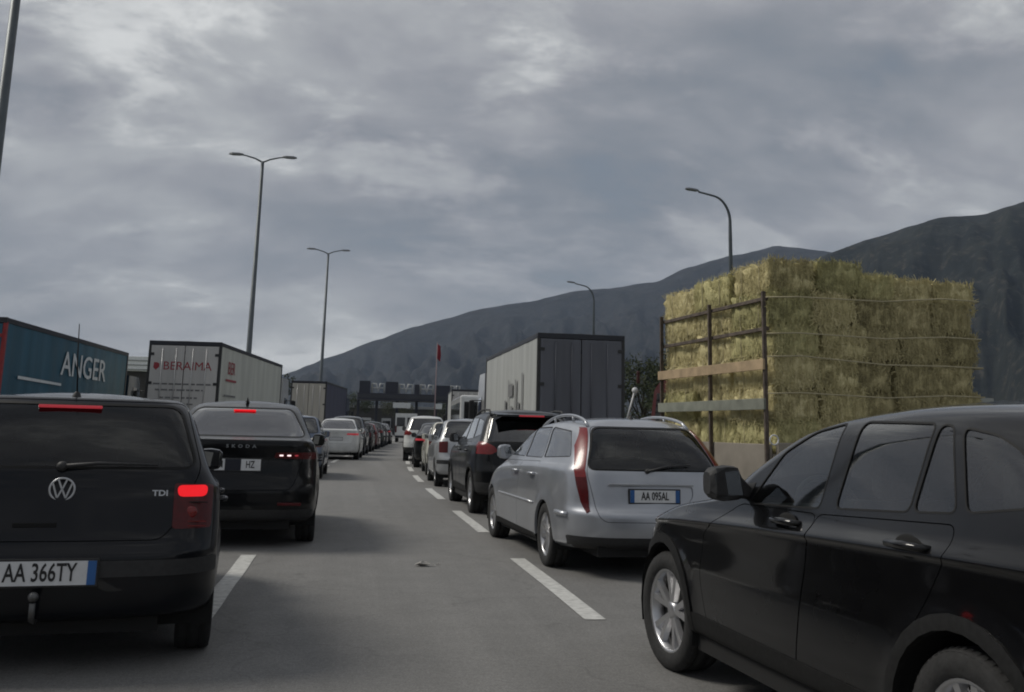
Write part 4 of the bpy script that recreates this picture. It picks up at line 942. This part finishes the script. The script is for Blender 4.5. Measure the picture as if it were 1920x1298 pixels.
# box lorry in the middle distance and one beyond the coach
t = box_truck('box lorry with beige rear doors and navy side, beyond the white lorry', -2.62, 66, 6.5, 2.3, 4.18, 11.5, M_TBEIGE, M_TNAVY, M_RAIL, M_RIMDARK, paint('cab_navy', (.02, .03, .08)), ribs=12)
t = box_truck('white box lorry showing above the coach near the toll gates', 8.75, 74, 4, 2.5, 4.25, 9, M_TWHITE, M_TGREY, M_RAIL, M_RIMDARK, paint('cab_white2', (.5, .5, .5)), ribs=10)

def coach():
    root = thing('coach', 'white coach with dark windows beside the pale lorry', 'bus'); put(root, 7.3, 55, 3)
    b = MB(); b.box((-1.22, 0, .4), (1.22, 10, 3.2), .12); b.build('body', P_WHITE, root)
    w = MB(); w.box((-1.0, -.012, 1.75), (1.0, .0, 2.85), .006); w.build('rear_window', M_GLASSD, root)
    k = MB(); k.box((-.98, -.008, 1.78), (.98, .004, 2.82)); k.build('window_backing', M_UNDER, root)  # near-black sheet right behind the rear glass
    for s in (-1, 1):
        for i in range(6):
            q = MB(); q.box((min(s*1.21, s*1.232), .25+i*1.58, 1.65), (max(s*1.21, s*1.232), 1.75+i*1.58, 2.8), .008); q.build('side_window', mat('coach_glass', (.012, .014, .016), .12, coat=1), root)
        l = MB(); l.box((s*.95-.12, -.02, .85), (s*.95+.12, .03, 1.25), .01); l.build('tail_light', M_RED, root)
    wm = wheel_meshes(.48, .3, .28, 'low')
    for y in (2.3, 7.9):
        for s in (-1, 1): o = link('wheel', wm[0], None, root); o.location = (s*1.08, y, .477); o.rotation_euler = (0, 0, math.pi if s < 0 else 0); link('rim', wm[1], None, o)
coach()
def van(X, Y, head):
    root = thing('panel_van', 'white panel van with two square rear windows near the toll gates', 'van'); put(root, X, Y, head)
    b = MB(); b.prism([(0, .4), (5.3, .4), (5.4, 1.1), (4.6, 1.35), (3.9, 2.45), (3.6, 2.62), (.05, 2.62)], -.98, .98, 'yz'); b.build('body', P_WHITE, root)
    for s in (-1, 1):
        w = MB(); w.box((min(s*.1, s*.85), -.012, 1.45), (max(s*.1, s*.85), .01, 2.25), .01); w.build('rear_window', mat('coach_glass', (0, 0, 0)), root)
        l = MB(); l.box((s*.9-.07, -.015, .9), (s*.9+.07, .02, 1.5), .01); l.build('tail_light', M_RED, root)
        q = MB(); q.prism([(3.2, 1.4), (4.4, 1.4), (3.85, 2.25), (3.2, 2.25)], s*.981, s*.988, 'yz'); q.build('side_window', mat('coach_glass', (0, 0, 0)), root)
    bp = MB(); bp.box((-.95, -.1, .42), (.95, .02, .62), .02); bp.build('bumper', M_PLASTIC, root)
    wm = wheel_meshes(.34, .22, .2, 'low')
    for y in (1.0, 4.4):
        for s in (-1, 1): o = link('wheel', wm[0], None, root); o.location = (s*.86, y, .338); o.rotation_euler = (0, 0, math.pi if s < 0 else 0); link('rim', wm[1], None, o)
van(5.25, 92, 4.5)

# ------------------------------------------------------------------ hay lorry
M_RUST = mat('rusty_steel', (.11, .088, .072), .75, .3, var=.4, scale=12)
M_PLANK = mat('pale_plank', (.38, .28, .17), .8, var=.25, scale=6, det=8); M_BOARD = mat('weathered_board', (.19, .20, .165), .8, var=.25, scale=6, det=8)
M_BED = mat('dusty_bed', (.24, .215, .18), .8, var=.2, scale=3)
M_TWINE = mat('twine', (.45, .40, .26), .8)
HX0, HX1, HY0, HY1, HB = 0., 2.94, 0., 3.0, 1.17   # load bay in the lorry's own axes
HHEAD = R(-6); HC = Vector((4.90, 11.06)); HF = Vector((math.sin(HHEAD), math.cos(HHEAD))); HR = Vector((math.cos(HHEAD), -math.sin(HHEAD)))
def hay_pt(u, v): return HC+HR*u+HF*v
def straw_mat(name, c, c2):
    m = bpy.data.materials.new(name); m.use_nodes = True; nt = m.node_tree; N = nt.nodes; L = nt.links; b = N['Principled BSDF']; b.inputs['Roughness'].default_value = .85; b.inputs['Specular IOR Level'].default_value = .15
    tc = N.new('ShaderNodeTexCoord')
    def nz(s, d, r, sc, dist=0):
        mp = N.new('ShaderNodeMapping'); mp.inputs['Scale'].default_value = sc; L.new(tc.outputs['Object'], mp.inputs[0]); n = N.new('ShaderNodeTexNoise'); n.inputs['Scale'].default_value = s; n.inputs['Detail'].default_value = d; n.inputs['Roughness'].default_value = r; n.inputs['Distortion'].default_value = dist
        L.new(mp.outputs[0], n.inputs[0]); return n.outputs[0]
    blot = nz(4, 4, .6, (1, 1, 1)); fib = nz(30, 6, .7, (1, 1, .14), .6); fin = nz(95, 4, .8, (1, 1, .35), .4)
    def mad(a, k, c0):
        n = N.new('ShaderNodeMath'); n.operation = 'MULTIPLY_ADD'; L.new(a, n.inputs[0]); n.inputs[1].default_value = k
        if isinstance(c0, float): n.inputs[2].default_value = c0
        else: L.new(c0, n.inputs[2])
        return n.outputs[0]
    oi = N.new('ShaderNodeObjectInfo'); v = mad(fin, .75, mad(fib, .85, mad(blot, .30, mad(oi.outputs['Random'], .16, -.53))))
    r = N.new('ShaderNodeValToRGB'); L.new(v, r.inputs[0]); e = r.color_ramp.elements; e[0].position = .18; e[0].color = (*[x*.28 for x in c], 1); e[1].position = .80; e[1].color = (*[min(1, x*1.2) for x in c2], 1); q = e.new(.48); q.color = (*c, 1)
    L.new(r.outputs[0], b.inputs['Base Color'])
    bp = N.new('ShaderNodeBump'); bp.inputs['Strength'].default_value = .9; bp.inputs['Distance'].default_value = .02; L.new(fib, bp.inputs['Height']); L.new(bp.outputs[0], b.inputs['Normal']); return m
M_HAY = straw_mat('hay', (.54, .475, .245), (.70, .63, .39)); M_HAYG = straw_mat('hay_green', (.45, .42, .205), (.60, .54, .29)); M_HAY_SHADED = straw_mat('hay_brown_shaded', (.41, .36, .19), (.56, .49, .28))
def bale_mesh(seed, L=.92, W=.52, H=.385):
    rnd = random.Random(seed); bm = bmesh.new(); nx, ny, nz = 8, 12, 6
    g = MB(); idx = {}
    def vert(i, j, k):
        if (i, j, k) not in idx:
            p = Vector((W*(i/nx-.5), L*(j/ny-.5), H*k/nz)); n = Vector((2*(i/nx)-1, 2*(j/ny)-1, 2*(k/nz)-1))
            nn = MN.fractal(Vector((p.x*7+seed*3.1, p.y*7, p.z*7)), 1, 2, 4)
            edge = sorted(abs(c) for c in n); rnd_c = max(0, edge[1]-.7)*.05
            pinch = -.016*(math.exp(-((p.y-L*.24)/.03)**2)+math.exp(-((p.y+L*.24)/.03)**2))
            p = p+Vector([math.copysign(abs(c)**6, c) for c in n])*(nn*.05-rnd_c-.008+pinch)
            idx[(i, j, k)] = len(g.v); g.v.append(tuple(p))
        return idx[(i, j, k)]
    for i in range(nx):
        for j in range(ny):
            for k in (0, nz): f = (vert(i, j, k), vert(i+1, j, k), vert(i+1, j+1, k), vert(i, j+1, k)); g.f.append(f); g.sm.append(True)
    for i in range(nx):
        for k in range(nz):
            for j in (0, ny): g.f.append((vert(i, j, k), vert(i+1, j, k), vert(i+1, j, k+1), vert(i, j, k+1))); g.sm.append(True)
    for j in range(ny):
        for k in range(nz):
            for i in (0, nx): g.f.append((vert(i, j, k), vert(i, j+1, k), vert(i, j+1, k+1), vert(i, j, k+1))); g.sm.append(True)
    block = g.mesh('straw_block'); bm.free()
    s = MB()
    for q in range(1900):
        f = rnd.random(); u, v = rnd.random(), rnd.random(); out = .0
        if f < .3: p = Vector((-W/2, L*(u-.5), H*v)); n = Vector((-1, 0, 0))
        elif f < .62: p = Vector((W*(u-.5), -L/2, H*v)); n = Vector((0, -1, 0))
        elif f < .85: p = Vector((W*(u-.5), L*(v-.5), H)); n = Vector((0, 0, 1))
        elif f < .93: p = Vector((W/2, L*(u-.5), H*v)); n = Vector((1, 0, 0))
        else: p = Vector((W*(u-.5), L/2, H*v)); n = Vector((0, 1, 0))
        bias = Vector((0, 0, 1)) if rnd.random() < .6 else Vector((rnd.uniform(-1, 1), rnd.uniform(-1, 1), rnd.uniform(-1, 1)))
        d = bias+Vector((rnd.uniform(-.5, .5), rnd.uniform(-.5, .5), rnd.uniform(-.5, .5))); d = d-n*d.dot(n)*.9+n*rnd.uniform(-.25, .18); d.normalize()
        ln = rnd.uniform(.05, .17); w = d.cross(n); w = w.normalized()*rnd.uniform(.002, .0048) if w.length > .01 else Vector((.003, 0, 0))
        a = p-n*.012+n*rnd.uniform(-.008, .012)-d*ln/2; b = a+d*ln*.6+n*rnd.uniform(0, .012); c = a+d*ln+n*rnd.uniform(-.004, .02)
        s.add([a-w, a+w, b+w, b-w, c], [(0, 1, 2, 3), (3, 2, 4)])
    loose = bpy.data.meshes.new('loose_straw'); loose.from_pydata(s.v, [], s.f)
    t = []
    for y in (-L*.24, L*.24):
        m = MB(); e = .006; m.tube([(-W/2-e, y, -.0), (-W/2-e, y, H+e), (W/2+e, y, H+e), (W/2+e, y, 0)], .004, 5, False); t.append(m.mesh('twine'))
    return block, loose, t
def hay():
    root = thing('hay_lorry', 'small lorry with rusty stake frame and plank sides, loaded high with hay bales', 'truck', (*hay_pt(HX1/2, 0), 0), -HHEAD)
    hw = (HX1-HX0)/2; LL = HY1-HY0
    b = MB(); b.box((-hw-.03, -.03, HB-.13), (hw+.03, LL+.05, HB-.01), .01); b.build('bed', M_BED, root)
    for s in (-1, 1):
        d = MB(); d.box((min(s*(hw+.032), s*(hw+.065)), -.02, .70), (max(s*(hw+.032), s*(hw+.065)), LL, HB+.10), .008); d.build('drop_side', M_BED, root)
        if s > 0: continue
        for k, y in enumerate((0.0, 1.42, LL-.02)):
            p = MB(); p.box((min(s*(hw+.066), s*(hw+.115)), y-.018, .72), (max(s*(hw+.066), s*(hw+.115)), y+.02, 3.06), .006); p.build('stake_post', M_RUST, root)
        for z in (2.98, 2.62):
            p = MB(); p.box((min(s*(hw+.062), s*(hw+.02)), 0, z-.022), (max(s*(hw+.062), s*(hw+.02)), LL, z+.022), .004); p.build('stake_rail', M_RUST, root)
        for z, m, hh in ((2.19, M_PLANK, .062), (1.73, M_BOARD, .065)):
            p = MB(); p.box((min(s*(hw+.117), s*(hw+.145)), -.05, z-hh), (max(s*(hw+.117), s*(hw+.145)), LL, z+hh), .004); p.build('side_plank', m, root)
    tb = MB(); tb.box((-hw, -.10, .78), (hw, -.035, HB+.12), .01); tb.build('tailboard', M_BED, root)
    for s in (-1, 1):
        l = MB(); l.box((s*.95-.16, -.12, .62), (s*.95+.16, -.05, .74), .01); l.build('tail_light', M_RED, root)
    rg = MB(); rg.tube([(-hw-.07+.055*math.cos(a), -.13, 1.32+.055*math.sin(a)) for a in [2*math.pi*k/14 for k in range(15)]], .009, 6, False); rg.build('tie_ring', M_WHITEP, root)
    ch = MB(); ch.box((-.45, .1, .55), (-.33, LL+2.2, HB-.15)); ch.box((.33, .1, .55), (.45, LL+2.2, HB-.15)); ch.build('chassis', M_CHASSIS, root)
    wm = wheel_meshes(.38, .24, .22, 'low')
    for y in (.85, LL+1.25):
        for s in (-1, 1): o = link('wheel', wm[0], None, root); o.location = (s*(.85 if y > 2 else .98), y, .378); o.rotation_euler = (0, 0, math.pi if s < 0 else 0); link('rim', wm[1], None, o)
    pc = paint('cab_red', (.07, .012, .012)); y0 = LL+.12; c = MB(); c.prism([(y0, .5), (y0+1.75, .5), (y0+1.8, 1.25), (y0+1.55, 2.05), (y0+1.3, 2.2), (y0, 2.2)], -.95, .95, 'yz'); co = c.build('cab', pc, root)
    for s in (-1, 1):
        w = MB(); w.prism([(y0+.45, 1.3), (y0+1.6, 1.3), (y0+1.42, 2.0), (y0+.45, 2.0)], s*.951, s*.957, 'yz'); w.build('cab_window', M_GLASSD, co)
    w = MB(); w.add([(-.85, y0+1.80, 1.3), (.85, y0+1.80, 1.3), (.8, y0+1.56, 2.03), (-.8, y0+1.56, 2.03)], [(0, 1, 2, 3)]); w.build('windshield', M_GLASSD, co)
    m = MB(); yy = LL+1.4; m.tube([(-.95, yy, 1.45), (-1.53, yy, 1.60)], .014, 6); m.tube([(-1.53, yy, 1.58), (-1.41, yy, 2.0)], .016, 6); m.ball((-1.40, yy, 2.03), .05, 8); m.build('mirror', M_WHITEP, co)
    rl = MB(); rl.box((-1.37, yy-.02, 2.14), (-1.32, yy+.02, 2.34), .015); rl.build('marker_lamp', mat('marker_dark', (.05, .008, .008), .5), co)
    for z0, z1 in ((2.98, 3.10), (2.55, 2.62), (2.28, 2.26), (1.85, 1.90)):
        r = MB(); r.tube([(-hw-.1, -.07, z0), (-hw+.3, -.13, z0+.02), (0, -.12, (z0+z1)/2-.03), (hw*.6, -.08, z1), (hw-.02, -.05, z1), (hw+.03, .06, z1), (hw+.04, .6, z1)], .008, 5); r.build('rope', M_TWINE, root)
    vr = [bale_mesh(k) for k in range(6)]
    for k, (bk, ls, tw) in enumerate(vr): pass
    rows = ['bottom', 'second', 'third', 'fourth', 'fifth', 'top']; sidecol = ['rear', 'middle', 'front']; rearcol = ['leftmost', 'second', 'centre', 'fourth', 'rightmost']
    lay = [.0, .06, -.05, .07, -.04, .03]
    rnd = random.Random(3)
    for iz in range(6):
        for iy in range(3):
            for ix in range(5):
                if not (ix == 0 or iy == 0 or iz == 5): continue
                if iz == 5 and ix == 4 and iy == 2: pass
                k = rnd.randrange(6); bk, ls, tw = vr[k]
                if ix == 0 and iy == 0: lb = f'hay bale at the corner of the stack, {rows[iz]} layer, by the rear stake post'
                elif ix == 0: lb = f'hay bale behind the stake frame, {sidecol[iy]} column, {rows[iz]} layer of the stack'
                elif iy == 0: lb = f'hay bale on the roped rear face, {rearcol[ix]} column, {rows[iz]} layer of the stack'
                else: lb = f'hay bale on top of the stack, {sidecol[iy]} row, {rearcol[ix]} from the stake frame'
                root2 = thing('hay_bale', lb, 'hay bale', group='hay bales stacked on the lorry')
                x = HX0+(ix+.5)*(HX1-HX0)/5+rnd.uniform(-.03, .03)+(lay[iz] if ix > 0 else 0); y = HY0+(iy+.5)*(HY1-HY0)/3+rnd.uniform(-.035, .035); z = HB+iz*.378+rnd.uniform(-.012, .012)*(iz > 0)
                if iy == 0 and ix >= 2: y += .10+rnd.uniform(-.03, .03)
                if iy == 0 and ix < 2: y -= rnd.uniform(0, .03)
                if iz == 5: z += rnd.uniform(-.03, .02)+(.05 if iy == 0 and ix < 2 else 0)-(.03*iy)-.022*ix
                root2.location = (*hay_pt(x, y), z); root2.rotation_euler = (rnd.uniform(-.03, .03), rnd.uniform(-.03, .03), rnd.uniform(-.05, .05)-HHEAD); root2.scale = (rnd.uniform(1.10, 1.16), rnd.uniform(1.06, 1.12), rnd.uniform(.99, 1.05))
                mm = M_HAY_SHADED if (iy == 0 and ix >= 2) else rnd.choice((M_HAY, M_HAY, M_HAYG)) if ix == 0 else M_HAY  # right of rear face: browner hay, its shade also put into the darker colour
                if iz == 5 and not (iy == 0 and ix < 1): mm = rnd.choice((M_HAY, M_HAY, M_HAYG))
                for me, nm in ((bk, 'straw_block'), (ls, 'loose_straw'), (tw[0], 'twine'), (tw[1], 'twine')):
                    o = bpy.data.objects.new(nm, me); COL.objects.link(o); o.parent = root2
                    if not me.materials: me.materials.append(M_HAY if nm != 'twine' else M_TWINE)
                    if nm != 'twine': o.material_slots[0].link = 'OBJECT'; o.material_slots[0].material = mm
                    if nm == 'loose_straw': o['kind'] = 'stuff'
hay()

# ------------------------------------------------------------------ lamp posts, flag, toll plaza, buildings, trees, litter
M_POLE = mat('galvanised_pole', (.10, .115, .125), .5, .5, var=.12, scale=4)
M_HEAD = mat('lamp_head', (.16, .17, .18), .5, .3)
def lamp_double(label, X, Y, H, rz=0, span=1.55):
    root = thing('street_lamp', label, 'street lamp', (X, Y, 0), rz, 'double-arm street lamps along the left')
    p = MB(); p.tube([(0, 0, 0), (0, 0, .5), (0, 0, H)], [.16, .15, .075], 12); p.build('pole', M_POLE, root)
    b = MB(); b.box((-.25, -.25, 0), (.25, .25, .04), .01); b.build('base_plate', M_POLE, root)
    for s in (-1, 1):
        a = MB(); a.tube([(0, 0, H-.05), (s*.35, 0, H+.12), (s*.8, 0, H+.24), (s*(span-.4), 0, H+.28)], [.045, .04, .035, .03], 8); ao = a.build('arm', M_POLE, root)
        h = MB(); h.add(*lamp_head(s, span, H+.28)); h.build('lamp_head', M_HEAD, ao)
def lamp_head(s, span, z):
    vs = []; 
    for (x, w, t) in ((span-.62, .06, .04), (span-.45, .13, .06), (span-.1, .15, .06), (span+.06, .08, .03)):
        vs += [(s*x, -w, z-t*.6), (s*x, w, z-t*.6), (s*x, w*.7, z+t), (s*x, -w*.7, z+t)]
    fs = [(i*4+k, i*4+(k+1) % 4, i*4+4+(k+1) % 4, i*4+4+k) for i in range(3) for k in range(4)]+[(0, 1, 2, 3), (12, 13, 14, 15)]
    return vs, fs, False
lamp_double('tall lamp pole cut off by the left edge of the frame', -7.75, 22, 14.0)
lamp_double('tall double-arm street lamp rising behind the white lorry', -4.78, 48, 13.95)
lamp_double('farther double-arm street lamp left of the mountain foot', -2.13, 74.5, 14.1)
def lamp_curved(label, X, Y, H):
    root = thing('street_lamp', label, 'street lamp', (X, Y, 0), 0, 'curved street lamps along the right')
    pts = [(0, 0, 0), (0, 0, H-2.2)]+[(-.95+.95*math.cos(a), 0, H-1.45+1.25*math.sin(a)) for a in [R(8*k) for k in range(0, 11)]]+[(-1.6, 0, H-.05)]
    p = MB(); n = len(pts); p.tube(pts, [.13-.08*min(1, i/2) if i < 2 else .075-.03*(i-2)/(n-2) for i in range(n)], 10); p.build('pole', M_POLE, root)
    h = MB(); v, f, s = lamp_head(-1, 2.2, H+.0); h.add([(x, y, z+(-x-1.6)*.10) for x, y, z in v], f); h.build('lamp_head', M_HEAD, root)
lamp_curved('curved single-arm street lamp above the hay load', 17.95, 45, 13.1)
lamp_curved('small distant curved street lamp against the mountain slope', 19.3, 78, 13.3)

fr = thing('flagpole', 'tall thin flagpole with a drooping red flag before the toll gates', 'flagpole', (12.0, 141, 0))
p = MB(); p.tube([(0, 0, 0), (0, 0, 13.4)], [.10, .05], 8); p.build('pole', mat('pole_pink', (.30, .22, .23), .6), fr)
f = MB(); vs = []
for i in range(9):
    for j in range(5): vs.append((.02+.13*j+.05*math.sin(i*.9+j), .14*math.sin(j*1.7+i*.5), 13.2-i*.27-.10*j))
f.add(vs, [(i*5+j, i*5+j+1, (i+1)*5+j+1, (i+1)*5+j) for i in range(8) for j in range(4)], True); fo = f.build('flag', mat('flag_red', (.22, .008, .02), .8), fr)
sm = fo.modifiers.new('thickness', 'SOLIDIFY'); sm.thickness = .01

def plaza():
    YP = 160; x0, x1 = 1.2, 15.9; xe = 3.4
    root = thing('toll_plaza', 'dark toll plaza canopy with sign boxes on top at the end of the queue', 'toll plaza', ((x0+x1)/2, YP, 0)); cx = (x0+x1)/2; h = (x1-x0)/2
    dk = mat('plaza_navy', (.018, .020, .034), .5); lt = mat('plaza_grey', (.40, .41, .42), .6)
    c = MB(); c.box((-h, -4, 5.45), (h+xe, 4, 6.5), .05); c.build('canopy', dk, root)
    f = MB(); f.box((-h+.05, -4.06, 5.75), (h+xe-.05, -4.0, 6.3)); f.build('fascia', mat('fascia', (.03, .032, .04), .5), root)
    for (a, b, t) in ((671, 691, 8.35), (719, 742, 8.3), (772, 781, 8.0), (810, 838, 7.95)):
        xa, xb = x0+(a-668)/174*(x1-x0)-cx, x0+(b-668)/174*(x1-x0)-cx; q = MB(); q.box((xa, -3.8, 6.46), (xb, -3.2, t), .03); q.build('sign_box', dk, root)
    for (a, b) in ((694, 717), (744, 769), (783, 807), (840, 856)):   # pale zigzag trusses
        xa, xb = x0+(a-668)/174*(x1-x0)-cx, x0+(b-668)/174*(x1-x0)-cx; w = (xb-xa); q = MB()
        pts = [(xa, 6.5), (xa+.02*w, 7.95), (xa+.33*w, 7.95), (xa+.5*w, 6.7), (xa+.67*w, 7.95), (xa+.98*w, 7.95), (xb, 6.5)]
        q.tube([(x, -3.5, z) for x, z in pts], .17, 6); q.tube([(xa, -3.5, 7.3), (xb, -3.5, 7.3)], .10, 6); q.build('roof_truss', lt, root)
    for x in (-7.1, -4.2, -1.0, 2.1, 5.2, 7.1, 10.3):
        q = MB(); q.box((x-.22, -.3, 0), (x+.22, .3, 5.75), .03); q.build('column', dk, root)
    for x in (-5.7, -2.6, .6, 3.7):
        q = MB(); q.box((x-.7, -1.6, .15), (x+.7, 1.6, 2.7), .05); bo = q.build('toll_booth', lt, root)
        w = MB(); w.box((x-.6, -1.63, 1.1), (x+.6, -1.60, 2.3)); w.build('booth_window', M_GLASSD, bo)
        i = MB(); i.box((x-.95, -6, .0), (x+.95, 6, .15), .03); i.build('island', lt, root)
    for x in (-.5, 5.3):
        q = MB(); q.box((x-1.3 if x < 0 else x-.5, -4.3, 4.3), (x+1.4 if x < 0 else x+.5, -4.1, 5.1), .02); q.build('lane_sign', mat('sign_white', (.6, .62, .62), .5), root)
plaza()
def block(label, name, cat, x0, x1, y0, y1, z1, mw, mr, roofh=.5, win=0):
    root = thing(name, label, cat, ((x0+x1)/2, y0, 0)); w = (x1-x0)/2
    b = MB(); b.box((-w+.3, .3, 0), (w-.3, y1-y0-.3, z1)); b.build('wall', mw, root)
    r = MB(); r.box((-w, 0, z1), (w, y1-y0, z1+roofh), .05); r.build('roof', mr, root)
    for k in range(3): s = MB(); s.box((-w-.01, -.03, z1+.08+k*roofh*.3), (w+.01, -.0, z1+.08+k*roofh*.3+.10)); s.build('roof_band', mat('band_grey', (.35, .36, .36), .5), root)
    for k in range(win):
        x = -w+1.2+k*(2*w-2.4)/max(1, win-1); q = MB(); q.box((x-.6, .26, 1.2), (x+.6, .31, 2.6)); q.build('window', M_GLASSD, root)
M_WROOF = mat('white_roof', (.82, .84, .84), .5); M_DWALL = mat('dark_wall', (.05, .048, .045), .8)
block('service building with banded white roof between the blue and white lorries', 'service_building', 'building', -24, -13.0, 84, 94, 5.3, M_DWALL, M_WROOF, 1.2, 4)
block('long dark plaza office with pale panels behind the toll gates', 'plaza_office', 'building', -2, 22, 182, 190, 4.6, M_DWALL, mat('office_roof', (.12, .12, .13), .6), .5, 9)
block('small roadside cabin with a white flat roof right of the hay load', 'roadside_cabin', 'building', 38.6, 40.6, 58, 61, 3.72, M_DWALL, M_WROOF, .32, 1)

def leaf_mat(name, c, c2):
    m = mat(name, c, .8, col2=c2, scale=1.3, det=6, spec=.2); return m
M_LEAF = leaf_mat('leaf_dark', (.018, .026, .012), (.050, .062, .026)); M_LEAF2 = leaf_mat('leaf_olive', (.030, .036, .018), (.070, .074, .036)); M_BARK = mat('bark', (.05, .042, .034), .9, var=.3, scale=10)
def tree(label, X, Y, H, W, m, seed, group='trees beyond the road'):
    rnd = random.Random(seed); root = thing('tree', label, 'tree', (X, Y, 0), 0, group); t = MB(); th = H*.35
    t.tube([(0, 0, 0), (.05, .02, th*.5), (0, .05, th), (.1, 0, H*.75)], [H*.028, H*.022, H*.018, H*.006], 8); tips = []
    for k in range(9):
        a = k*2.4+rnd.random(); z0 = th*(.75+.5*rnd.random()); z1 = H*rnd.uniform(.45, .9); r = W*rnd.uniform(.25, .48)*(1-.4*(z1/H)); p = (r*math.cos(a), r*math.sin(a), z1)
        t.tube([(0, 0, z0), (p[0]*.5, p[1]*.5, (z0+z1)/2), p], [H*.012, H*.008, H*.003], 5); tips.append(Vector(p))
    t.build('trunk', M_BARK, root); c = MB(); tips.append(Vector((0, 0, H*.9)))
    cl = []
    for p in tips:
        for k in range(5): cl.append((p+Vector((rnd.gauss(0, W*.10), rnd.gauss(0, W*.10), rnd.gauss(0, H*.06))), W*rnd.uniform(.07, .15)))
    for p, r in cl:
        for k in range(70):
            d = Vector((rnd.gauss(0, 1), rnd.gauss(0, 1), rnd.gauss(0, .8))).normalized(); q = p+d*r*rnd.uniform(.5, 1.15); s = rnd.uniform(.06, .15)*(H/7)
            u = Vector((rnd.uniform(-1, 1), rnd.uniform(-1, 1), rnd.uniform(-1, 1))).normalized(); v = u.orthogonal().normalized()
            c.add([q-u*s, q+v*s*.6, q+u*s, q-v*s*.6], [(0, 1, 2, 3)])
    me = bpy.data.meshes.new('crown'); me.from_pydata(c.v, [], c.f); link('crown', me, m, root)
tree('tall dark tree beside the slate-doored lorry', 19.2, 64, 6.3, 5.5, M_LEAF, 1); tree('olive tree just left of the hay load', 22.0, 68, 7.0, 5.5, M_LEAF2, 2); tree('low dark tree behind the hay lorry frame', 18.6, 57, 4.6, 5, M_LEAF, 3)
tree('dark tree between the white lorry and the beige-doored lorry', -6.4, 76, 5.6, 4.6, M_LEAF, 4); tree('rounded dark tree left of the toll canopy', 1.0, 171, 6.6, 7, M_LEAF, 5); tree('dark tree behind the toll booths', 8.5, 176, 6.4, 8, M_LEAF2, 6)
tree('dark tree at the right end of the toll canopy', 16.5, 168, 6.2, 7, M_LEAF, 7); tree('dark tree behind the service building', -20, 100, 6.0, 6, M_LEAF, 8); tree('distant olive tree right of the hay load', 46, 80, 4.2, 5, M_LEAF2, 9)

def litter():
    rnd = random.Random(5); d = px_ray(793, 1062); p = Vector((0, 0, CAMH))+d*(-CAMH/d.z)
    g = MB(); pts = []
    for k in range(14): pts.append(Vector((rnd.gauss(0, .035), rnd.gauss(0, .03), abs(rnd.gauss(.02, .015)))))
    bm = bmesh.new()
    for q in pts: bm.verts.new(q)
    bmesh.ops.convex_hull(bm, input=bm.verts[:]); me = bpy.data.meshes.new('crumpled_litter'); bm.to_mesh(me); bm.free()
    o = link('crumpled_litter', me, mat('litter_grey', (.30, .29, .27), .7, var=.5, scale=30)); o.location = (p.x, p.y, .004); tag(o, 'small crumpled piece of litter on the open lane', 'litter')
    for k, (dx, dy) in enumerate(((.10, -.02), (.16, .12))):
        m = MB(); m.add([(-.02, -.01, 0), (.02, -.014, .006), (.026, .012, .012), (-.012, .016, .004), (0, 0, .022)], [(0, 1, 4), (1, 2, 4), (2, 3, 4), (3, 0, 4), (0, 3, 2, 1)]); q = m.build('paper_scrap', mat('scrap', (.34, .33, .31), .8)); q.location = (p.x+dx, p.y+dy, .004); tag(q, 'tiny pale scrap right beside the crumpled litter' if k == 0 else 'tiny pale scrap farther behind the crumpled litter', 'litter')
litter()
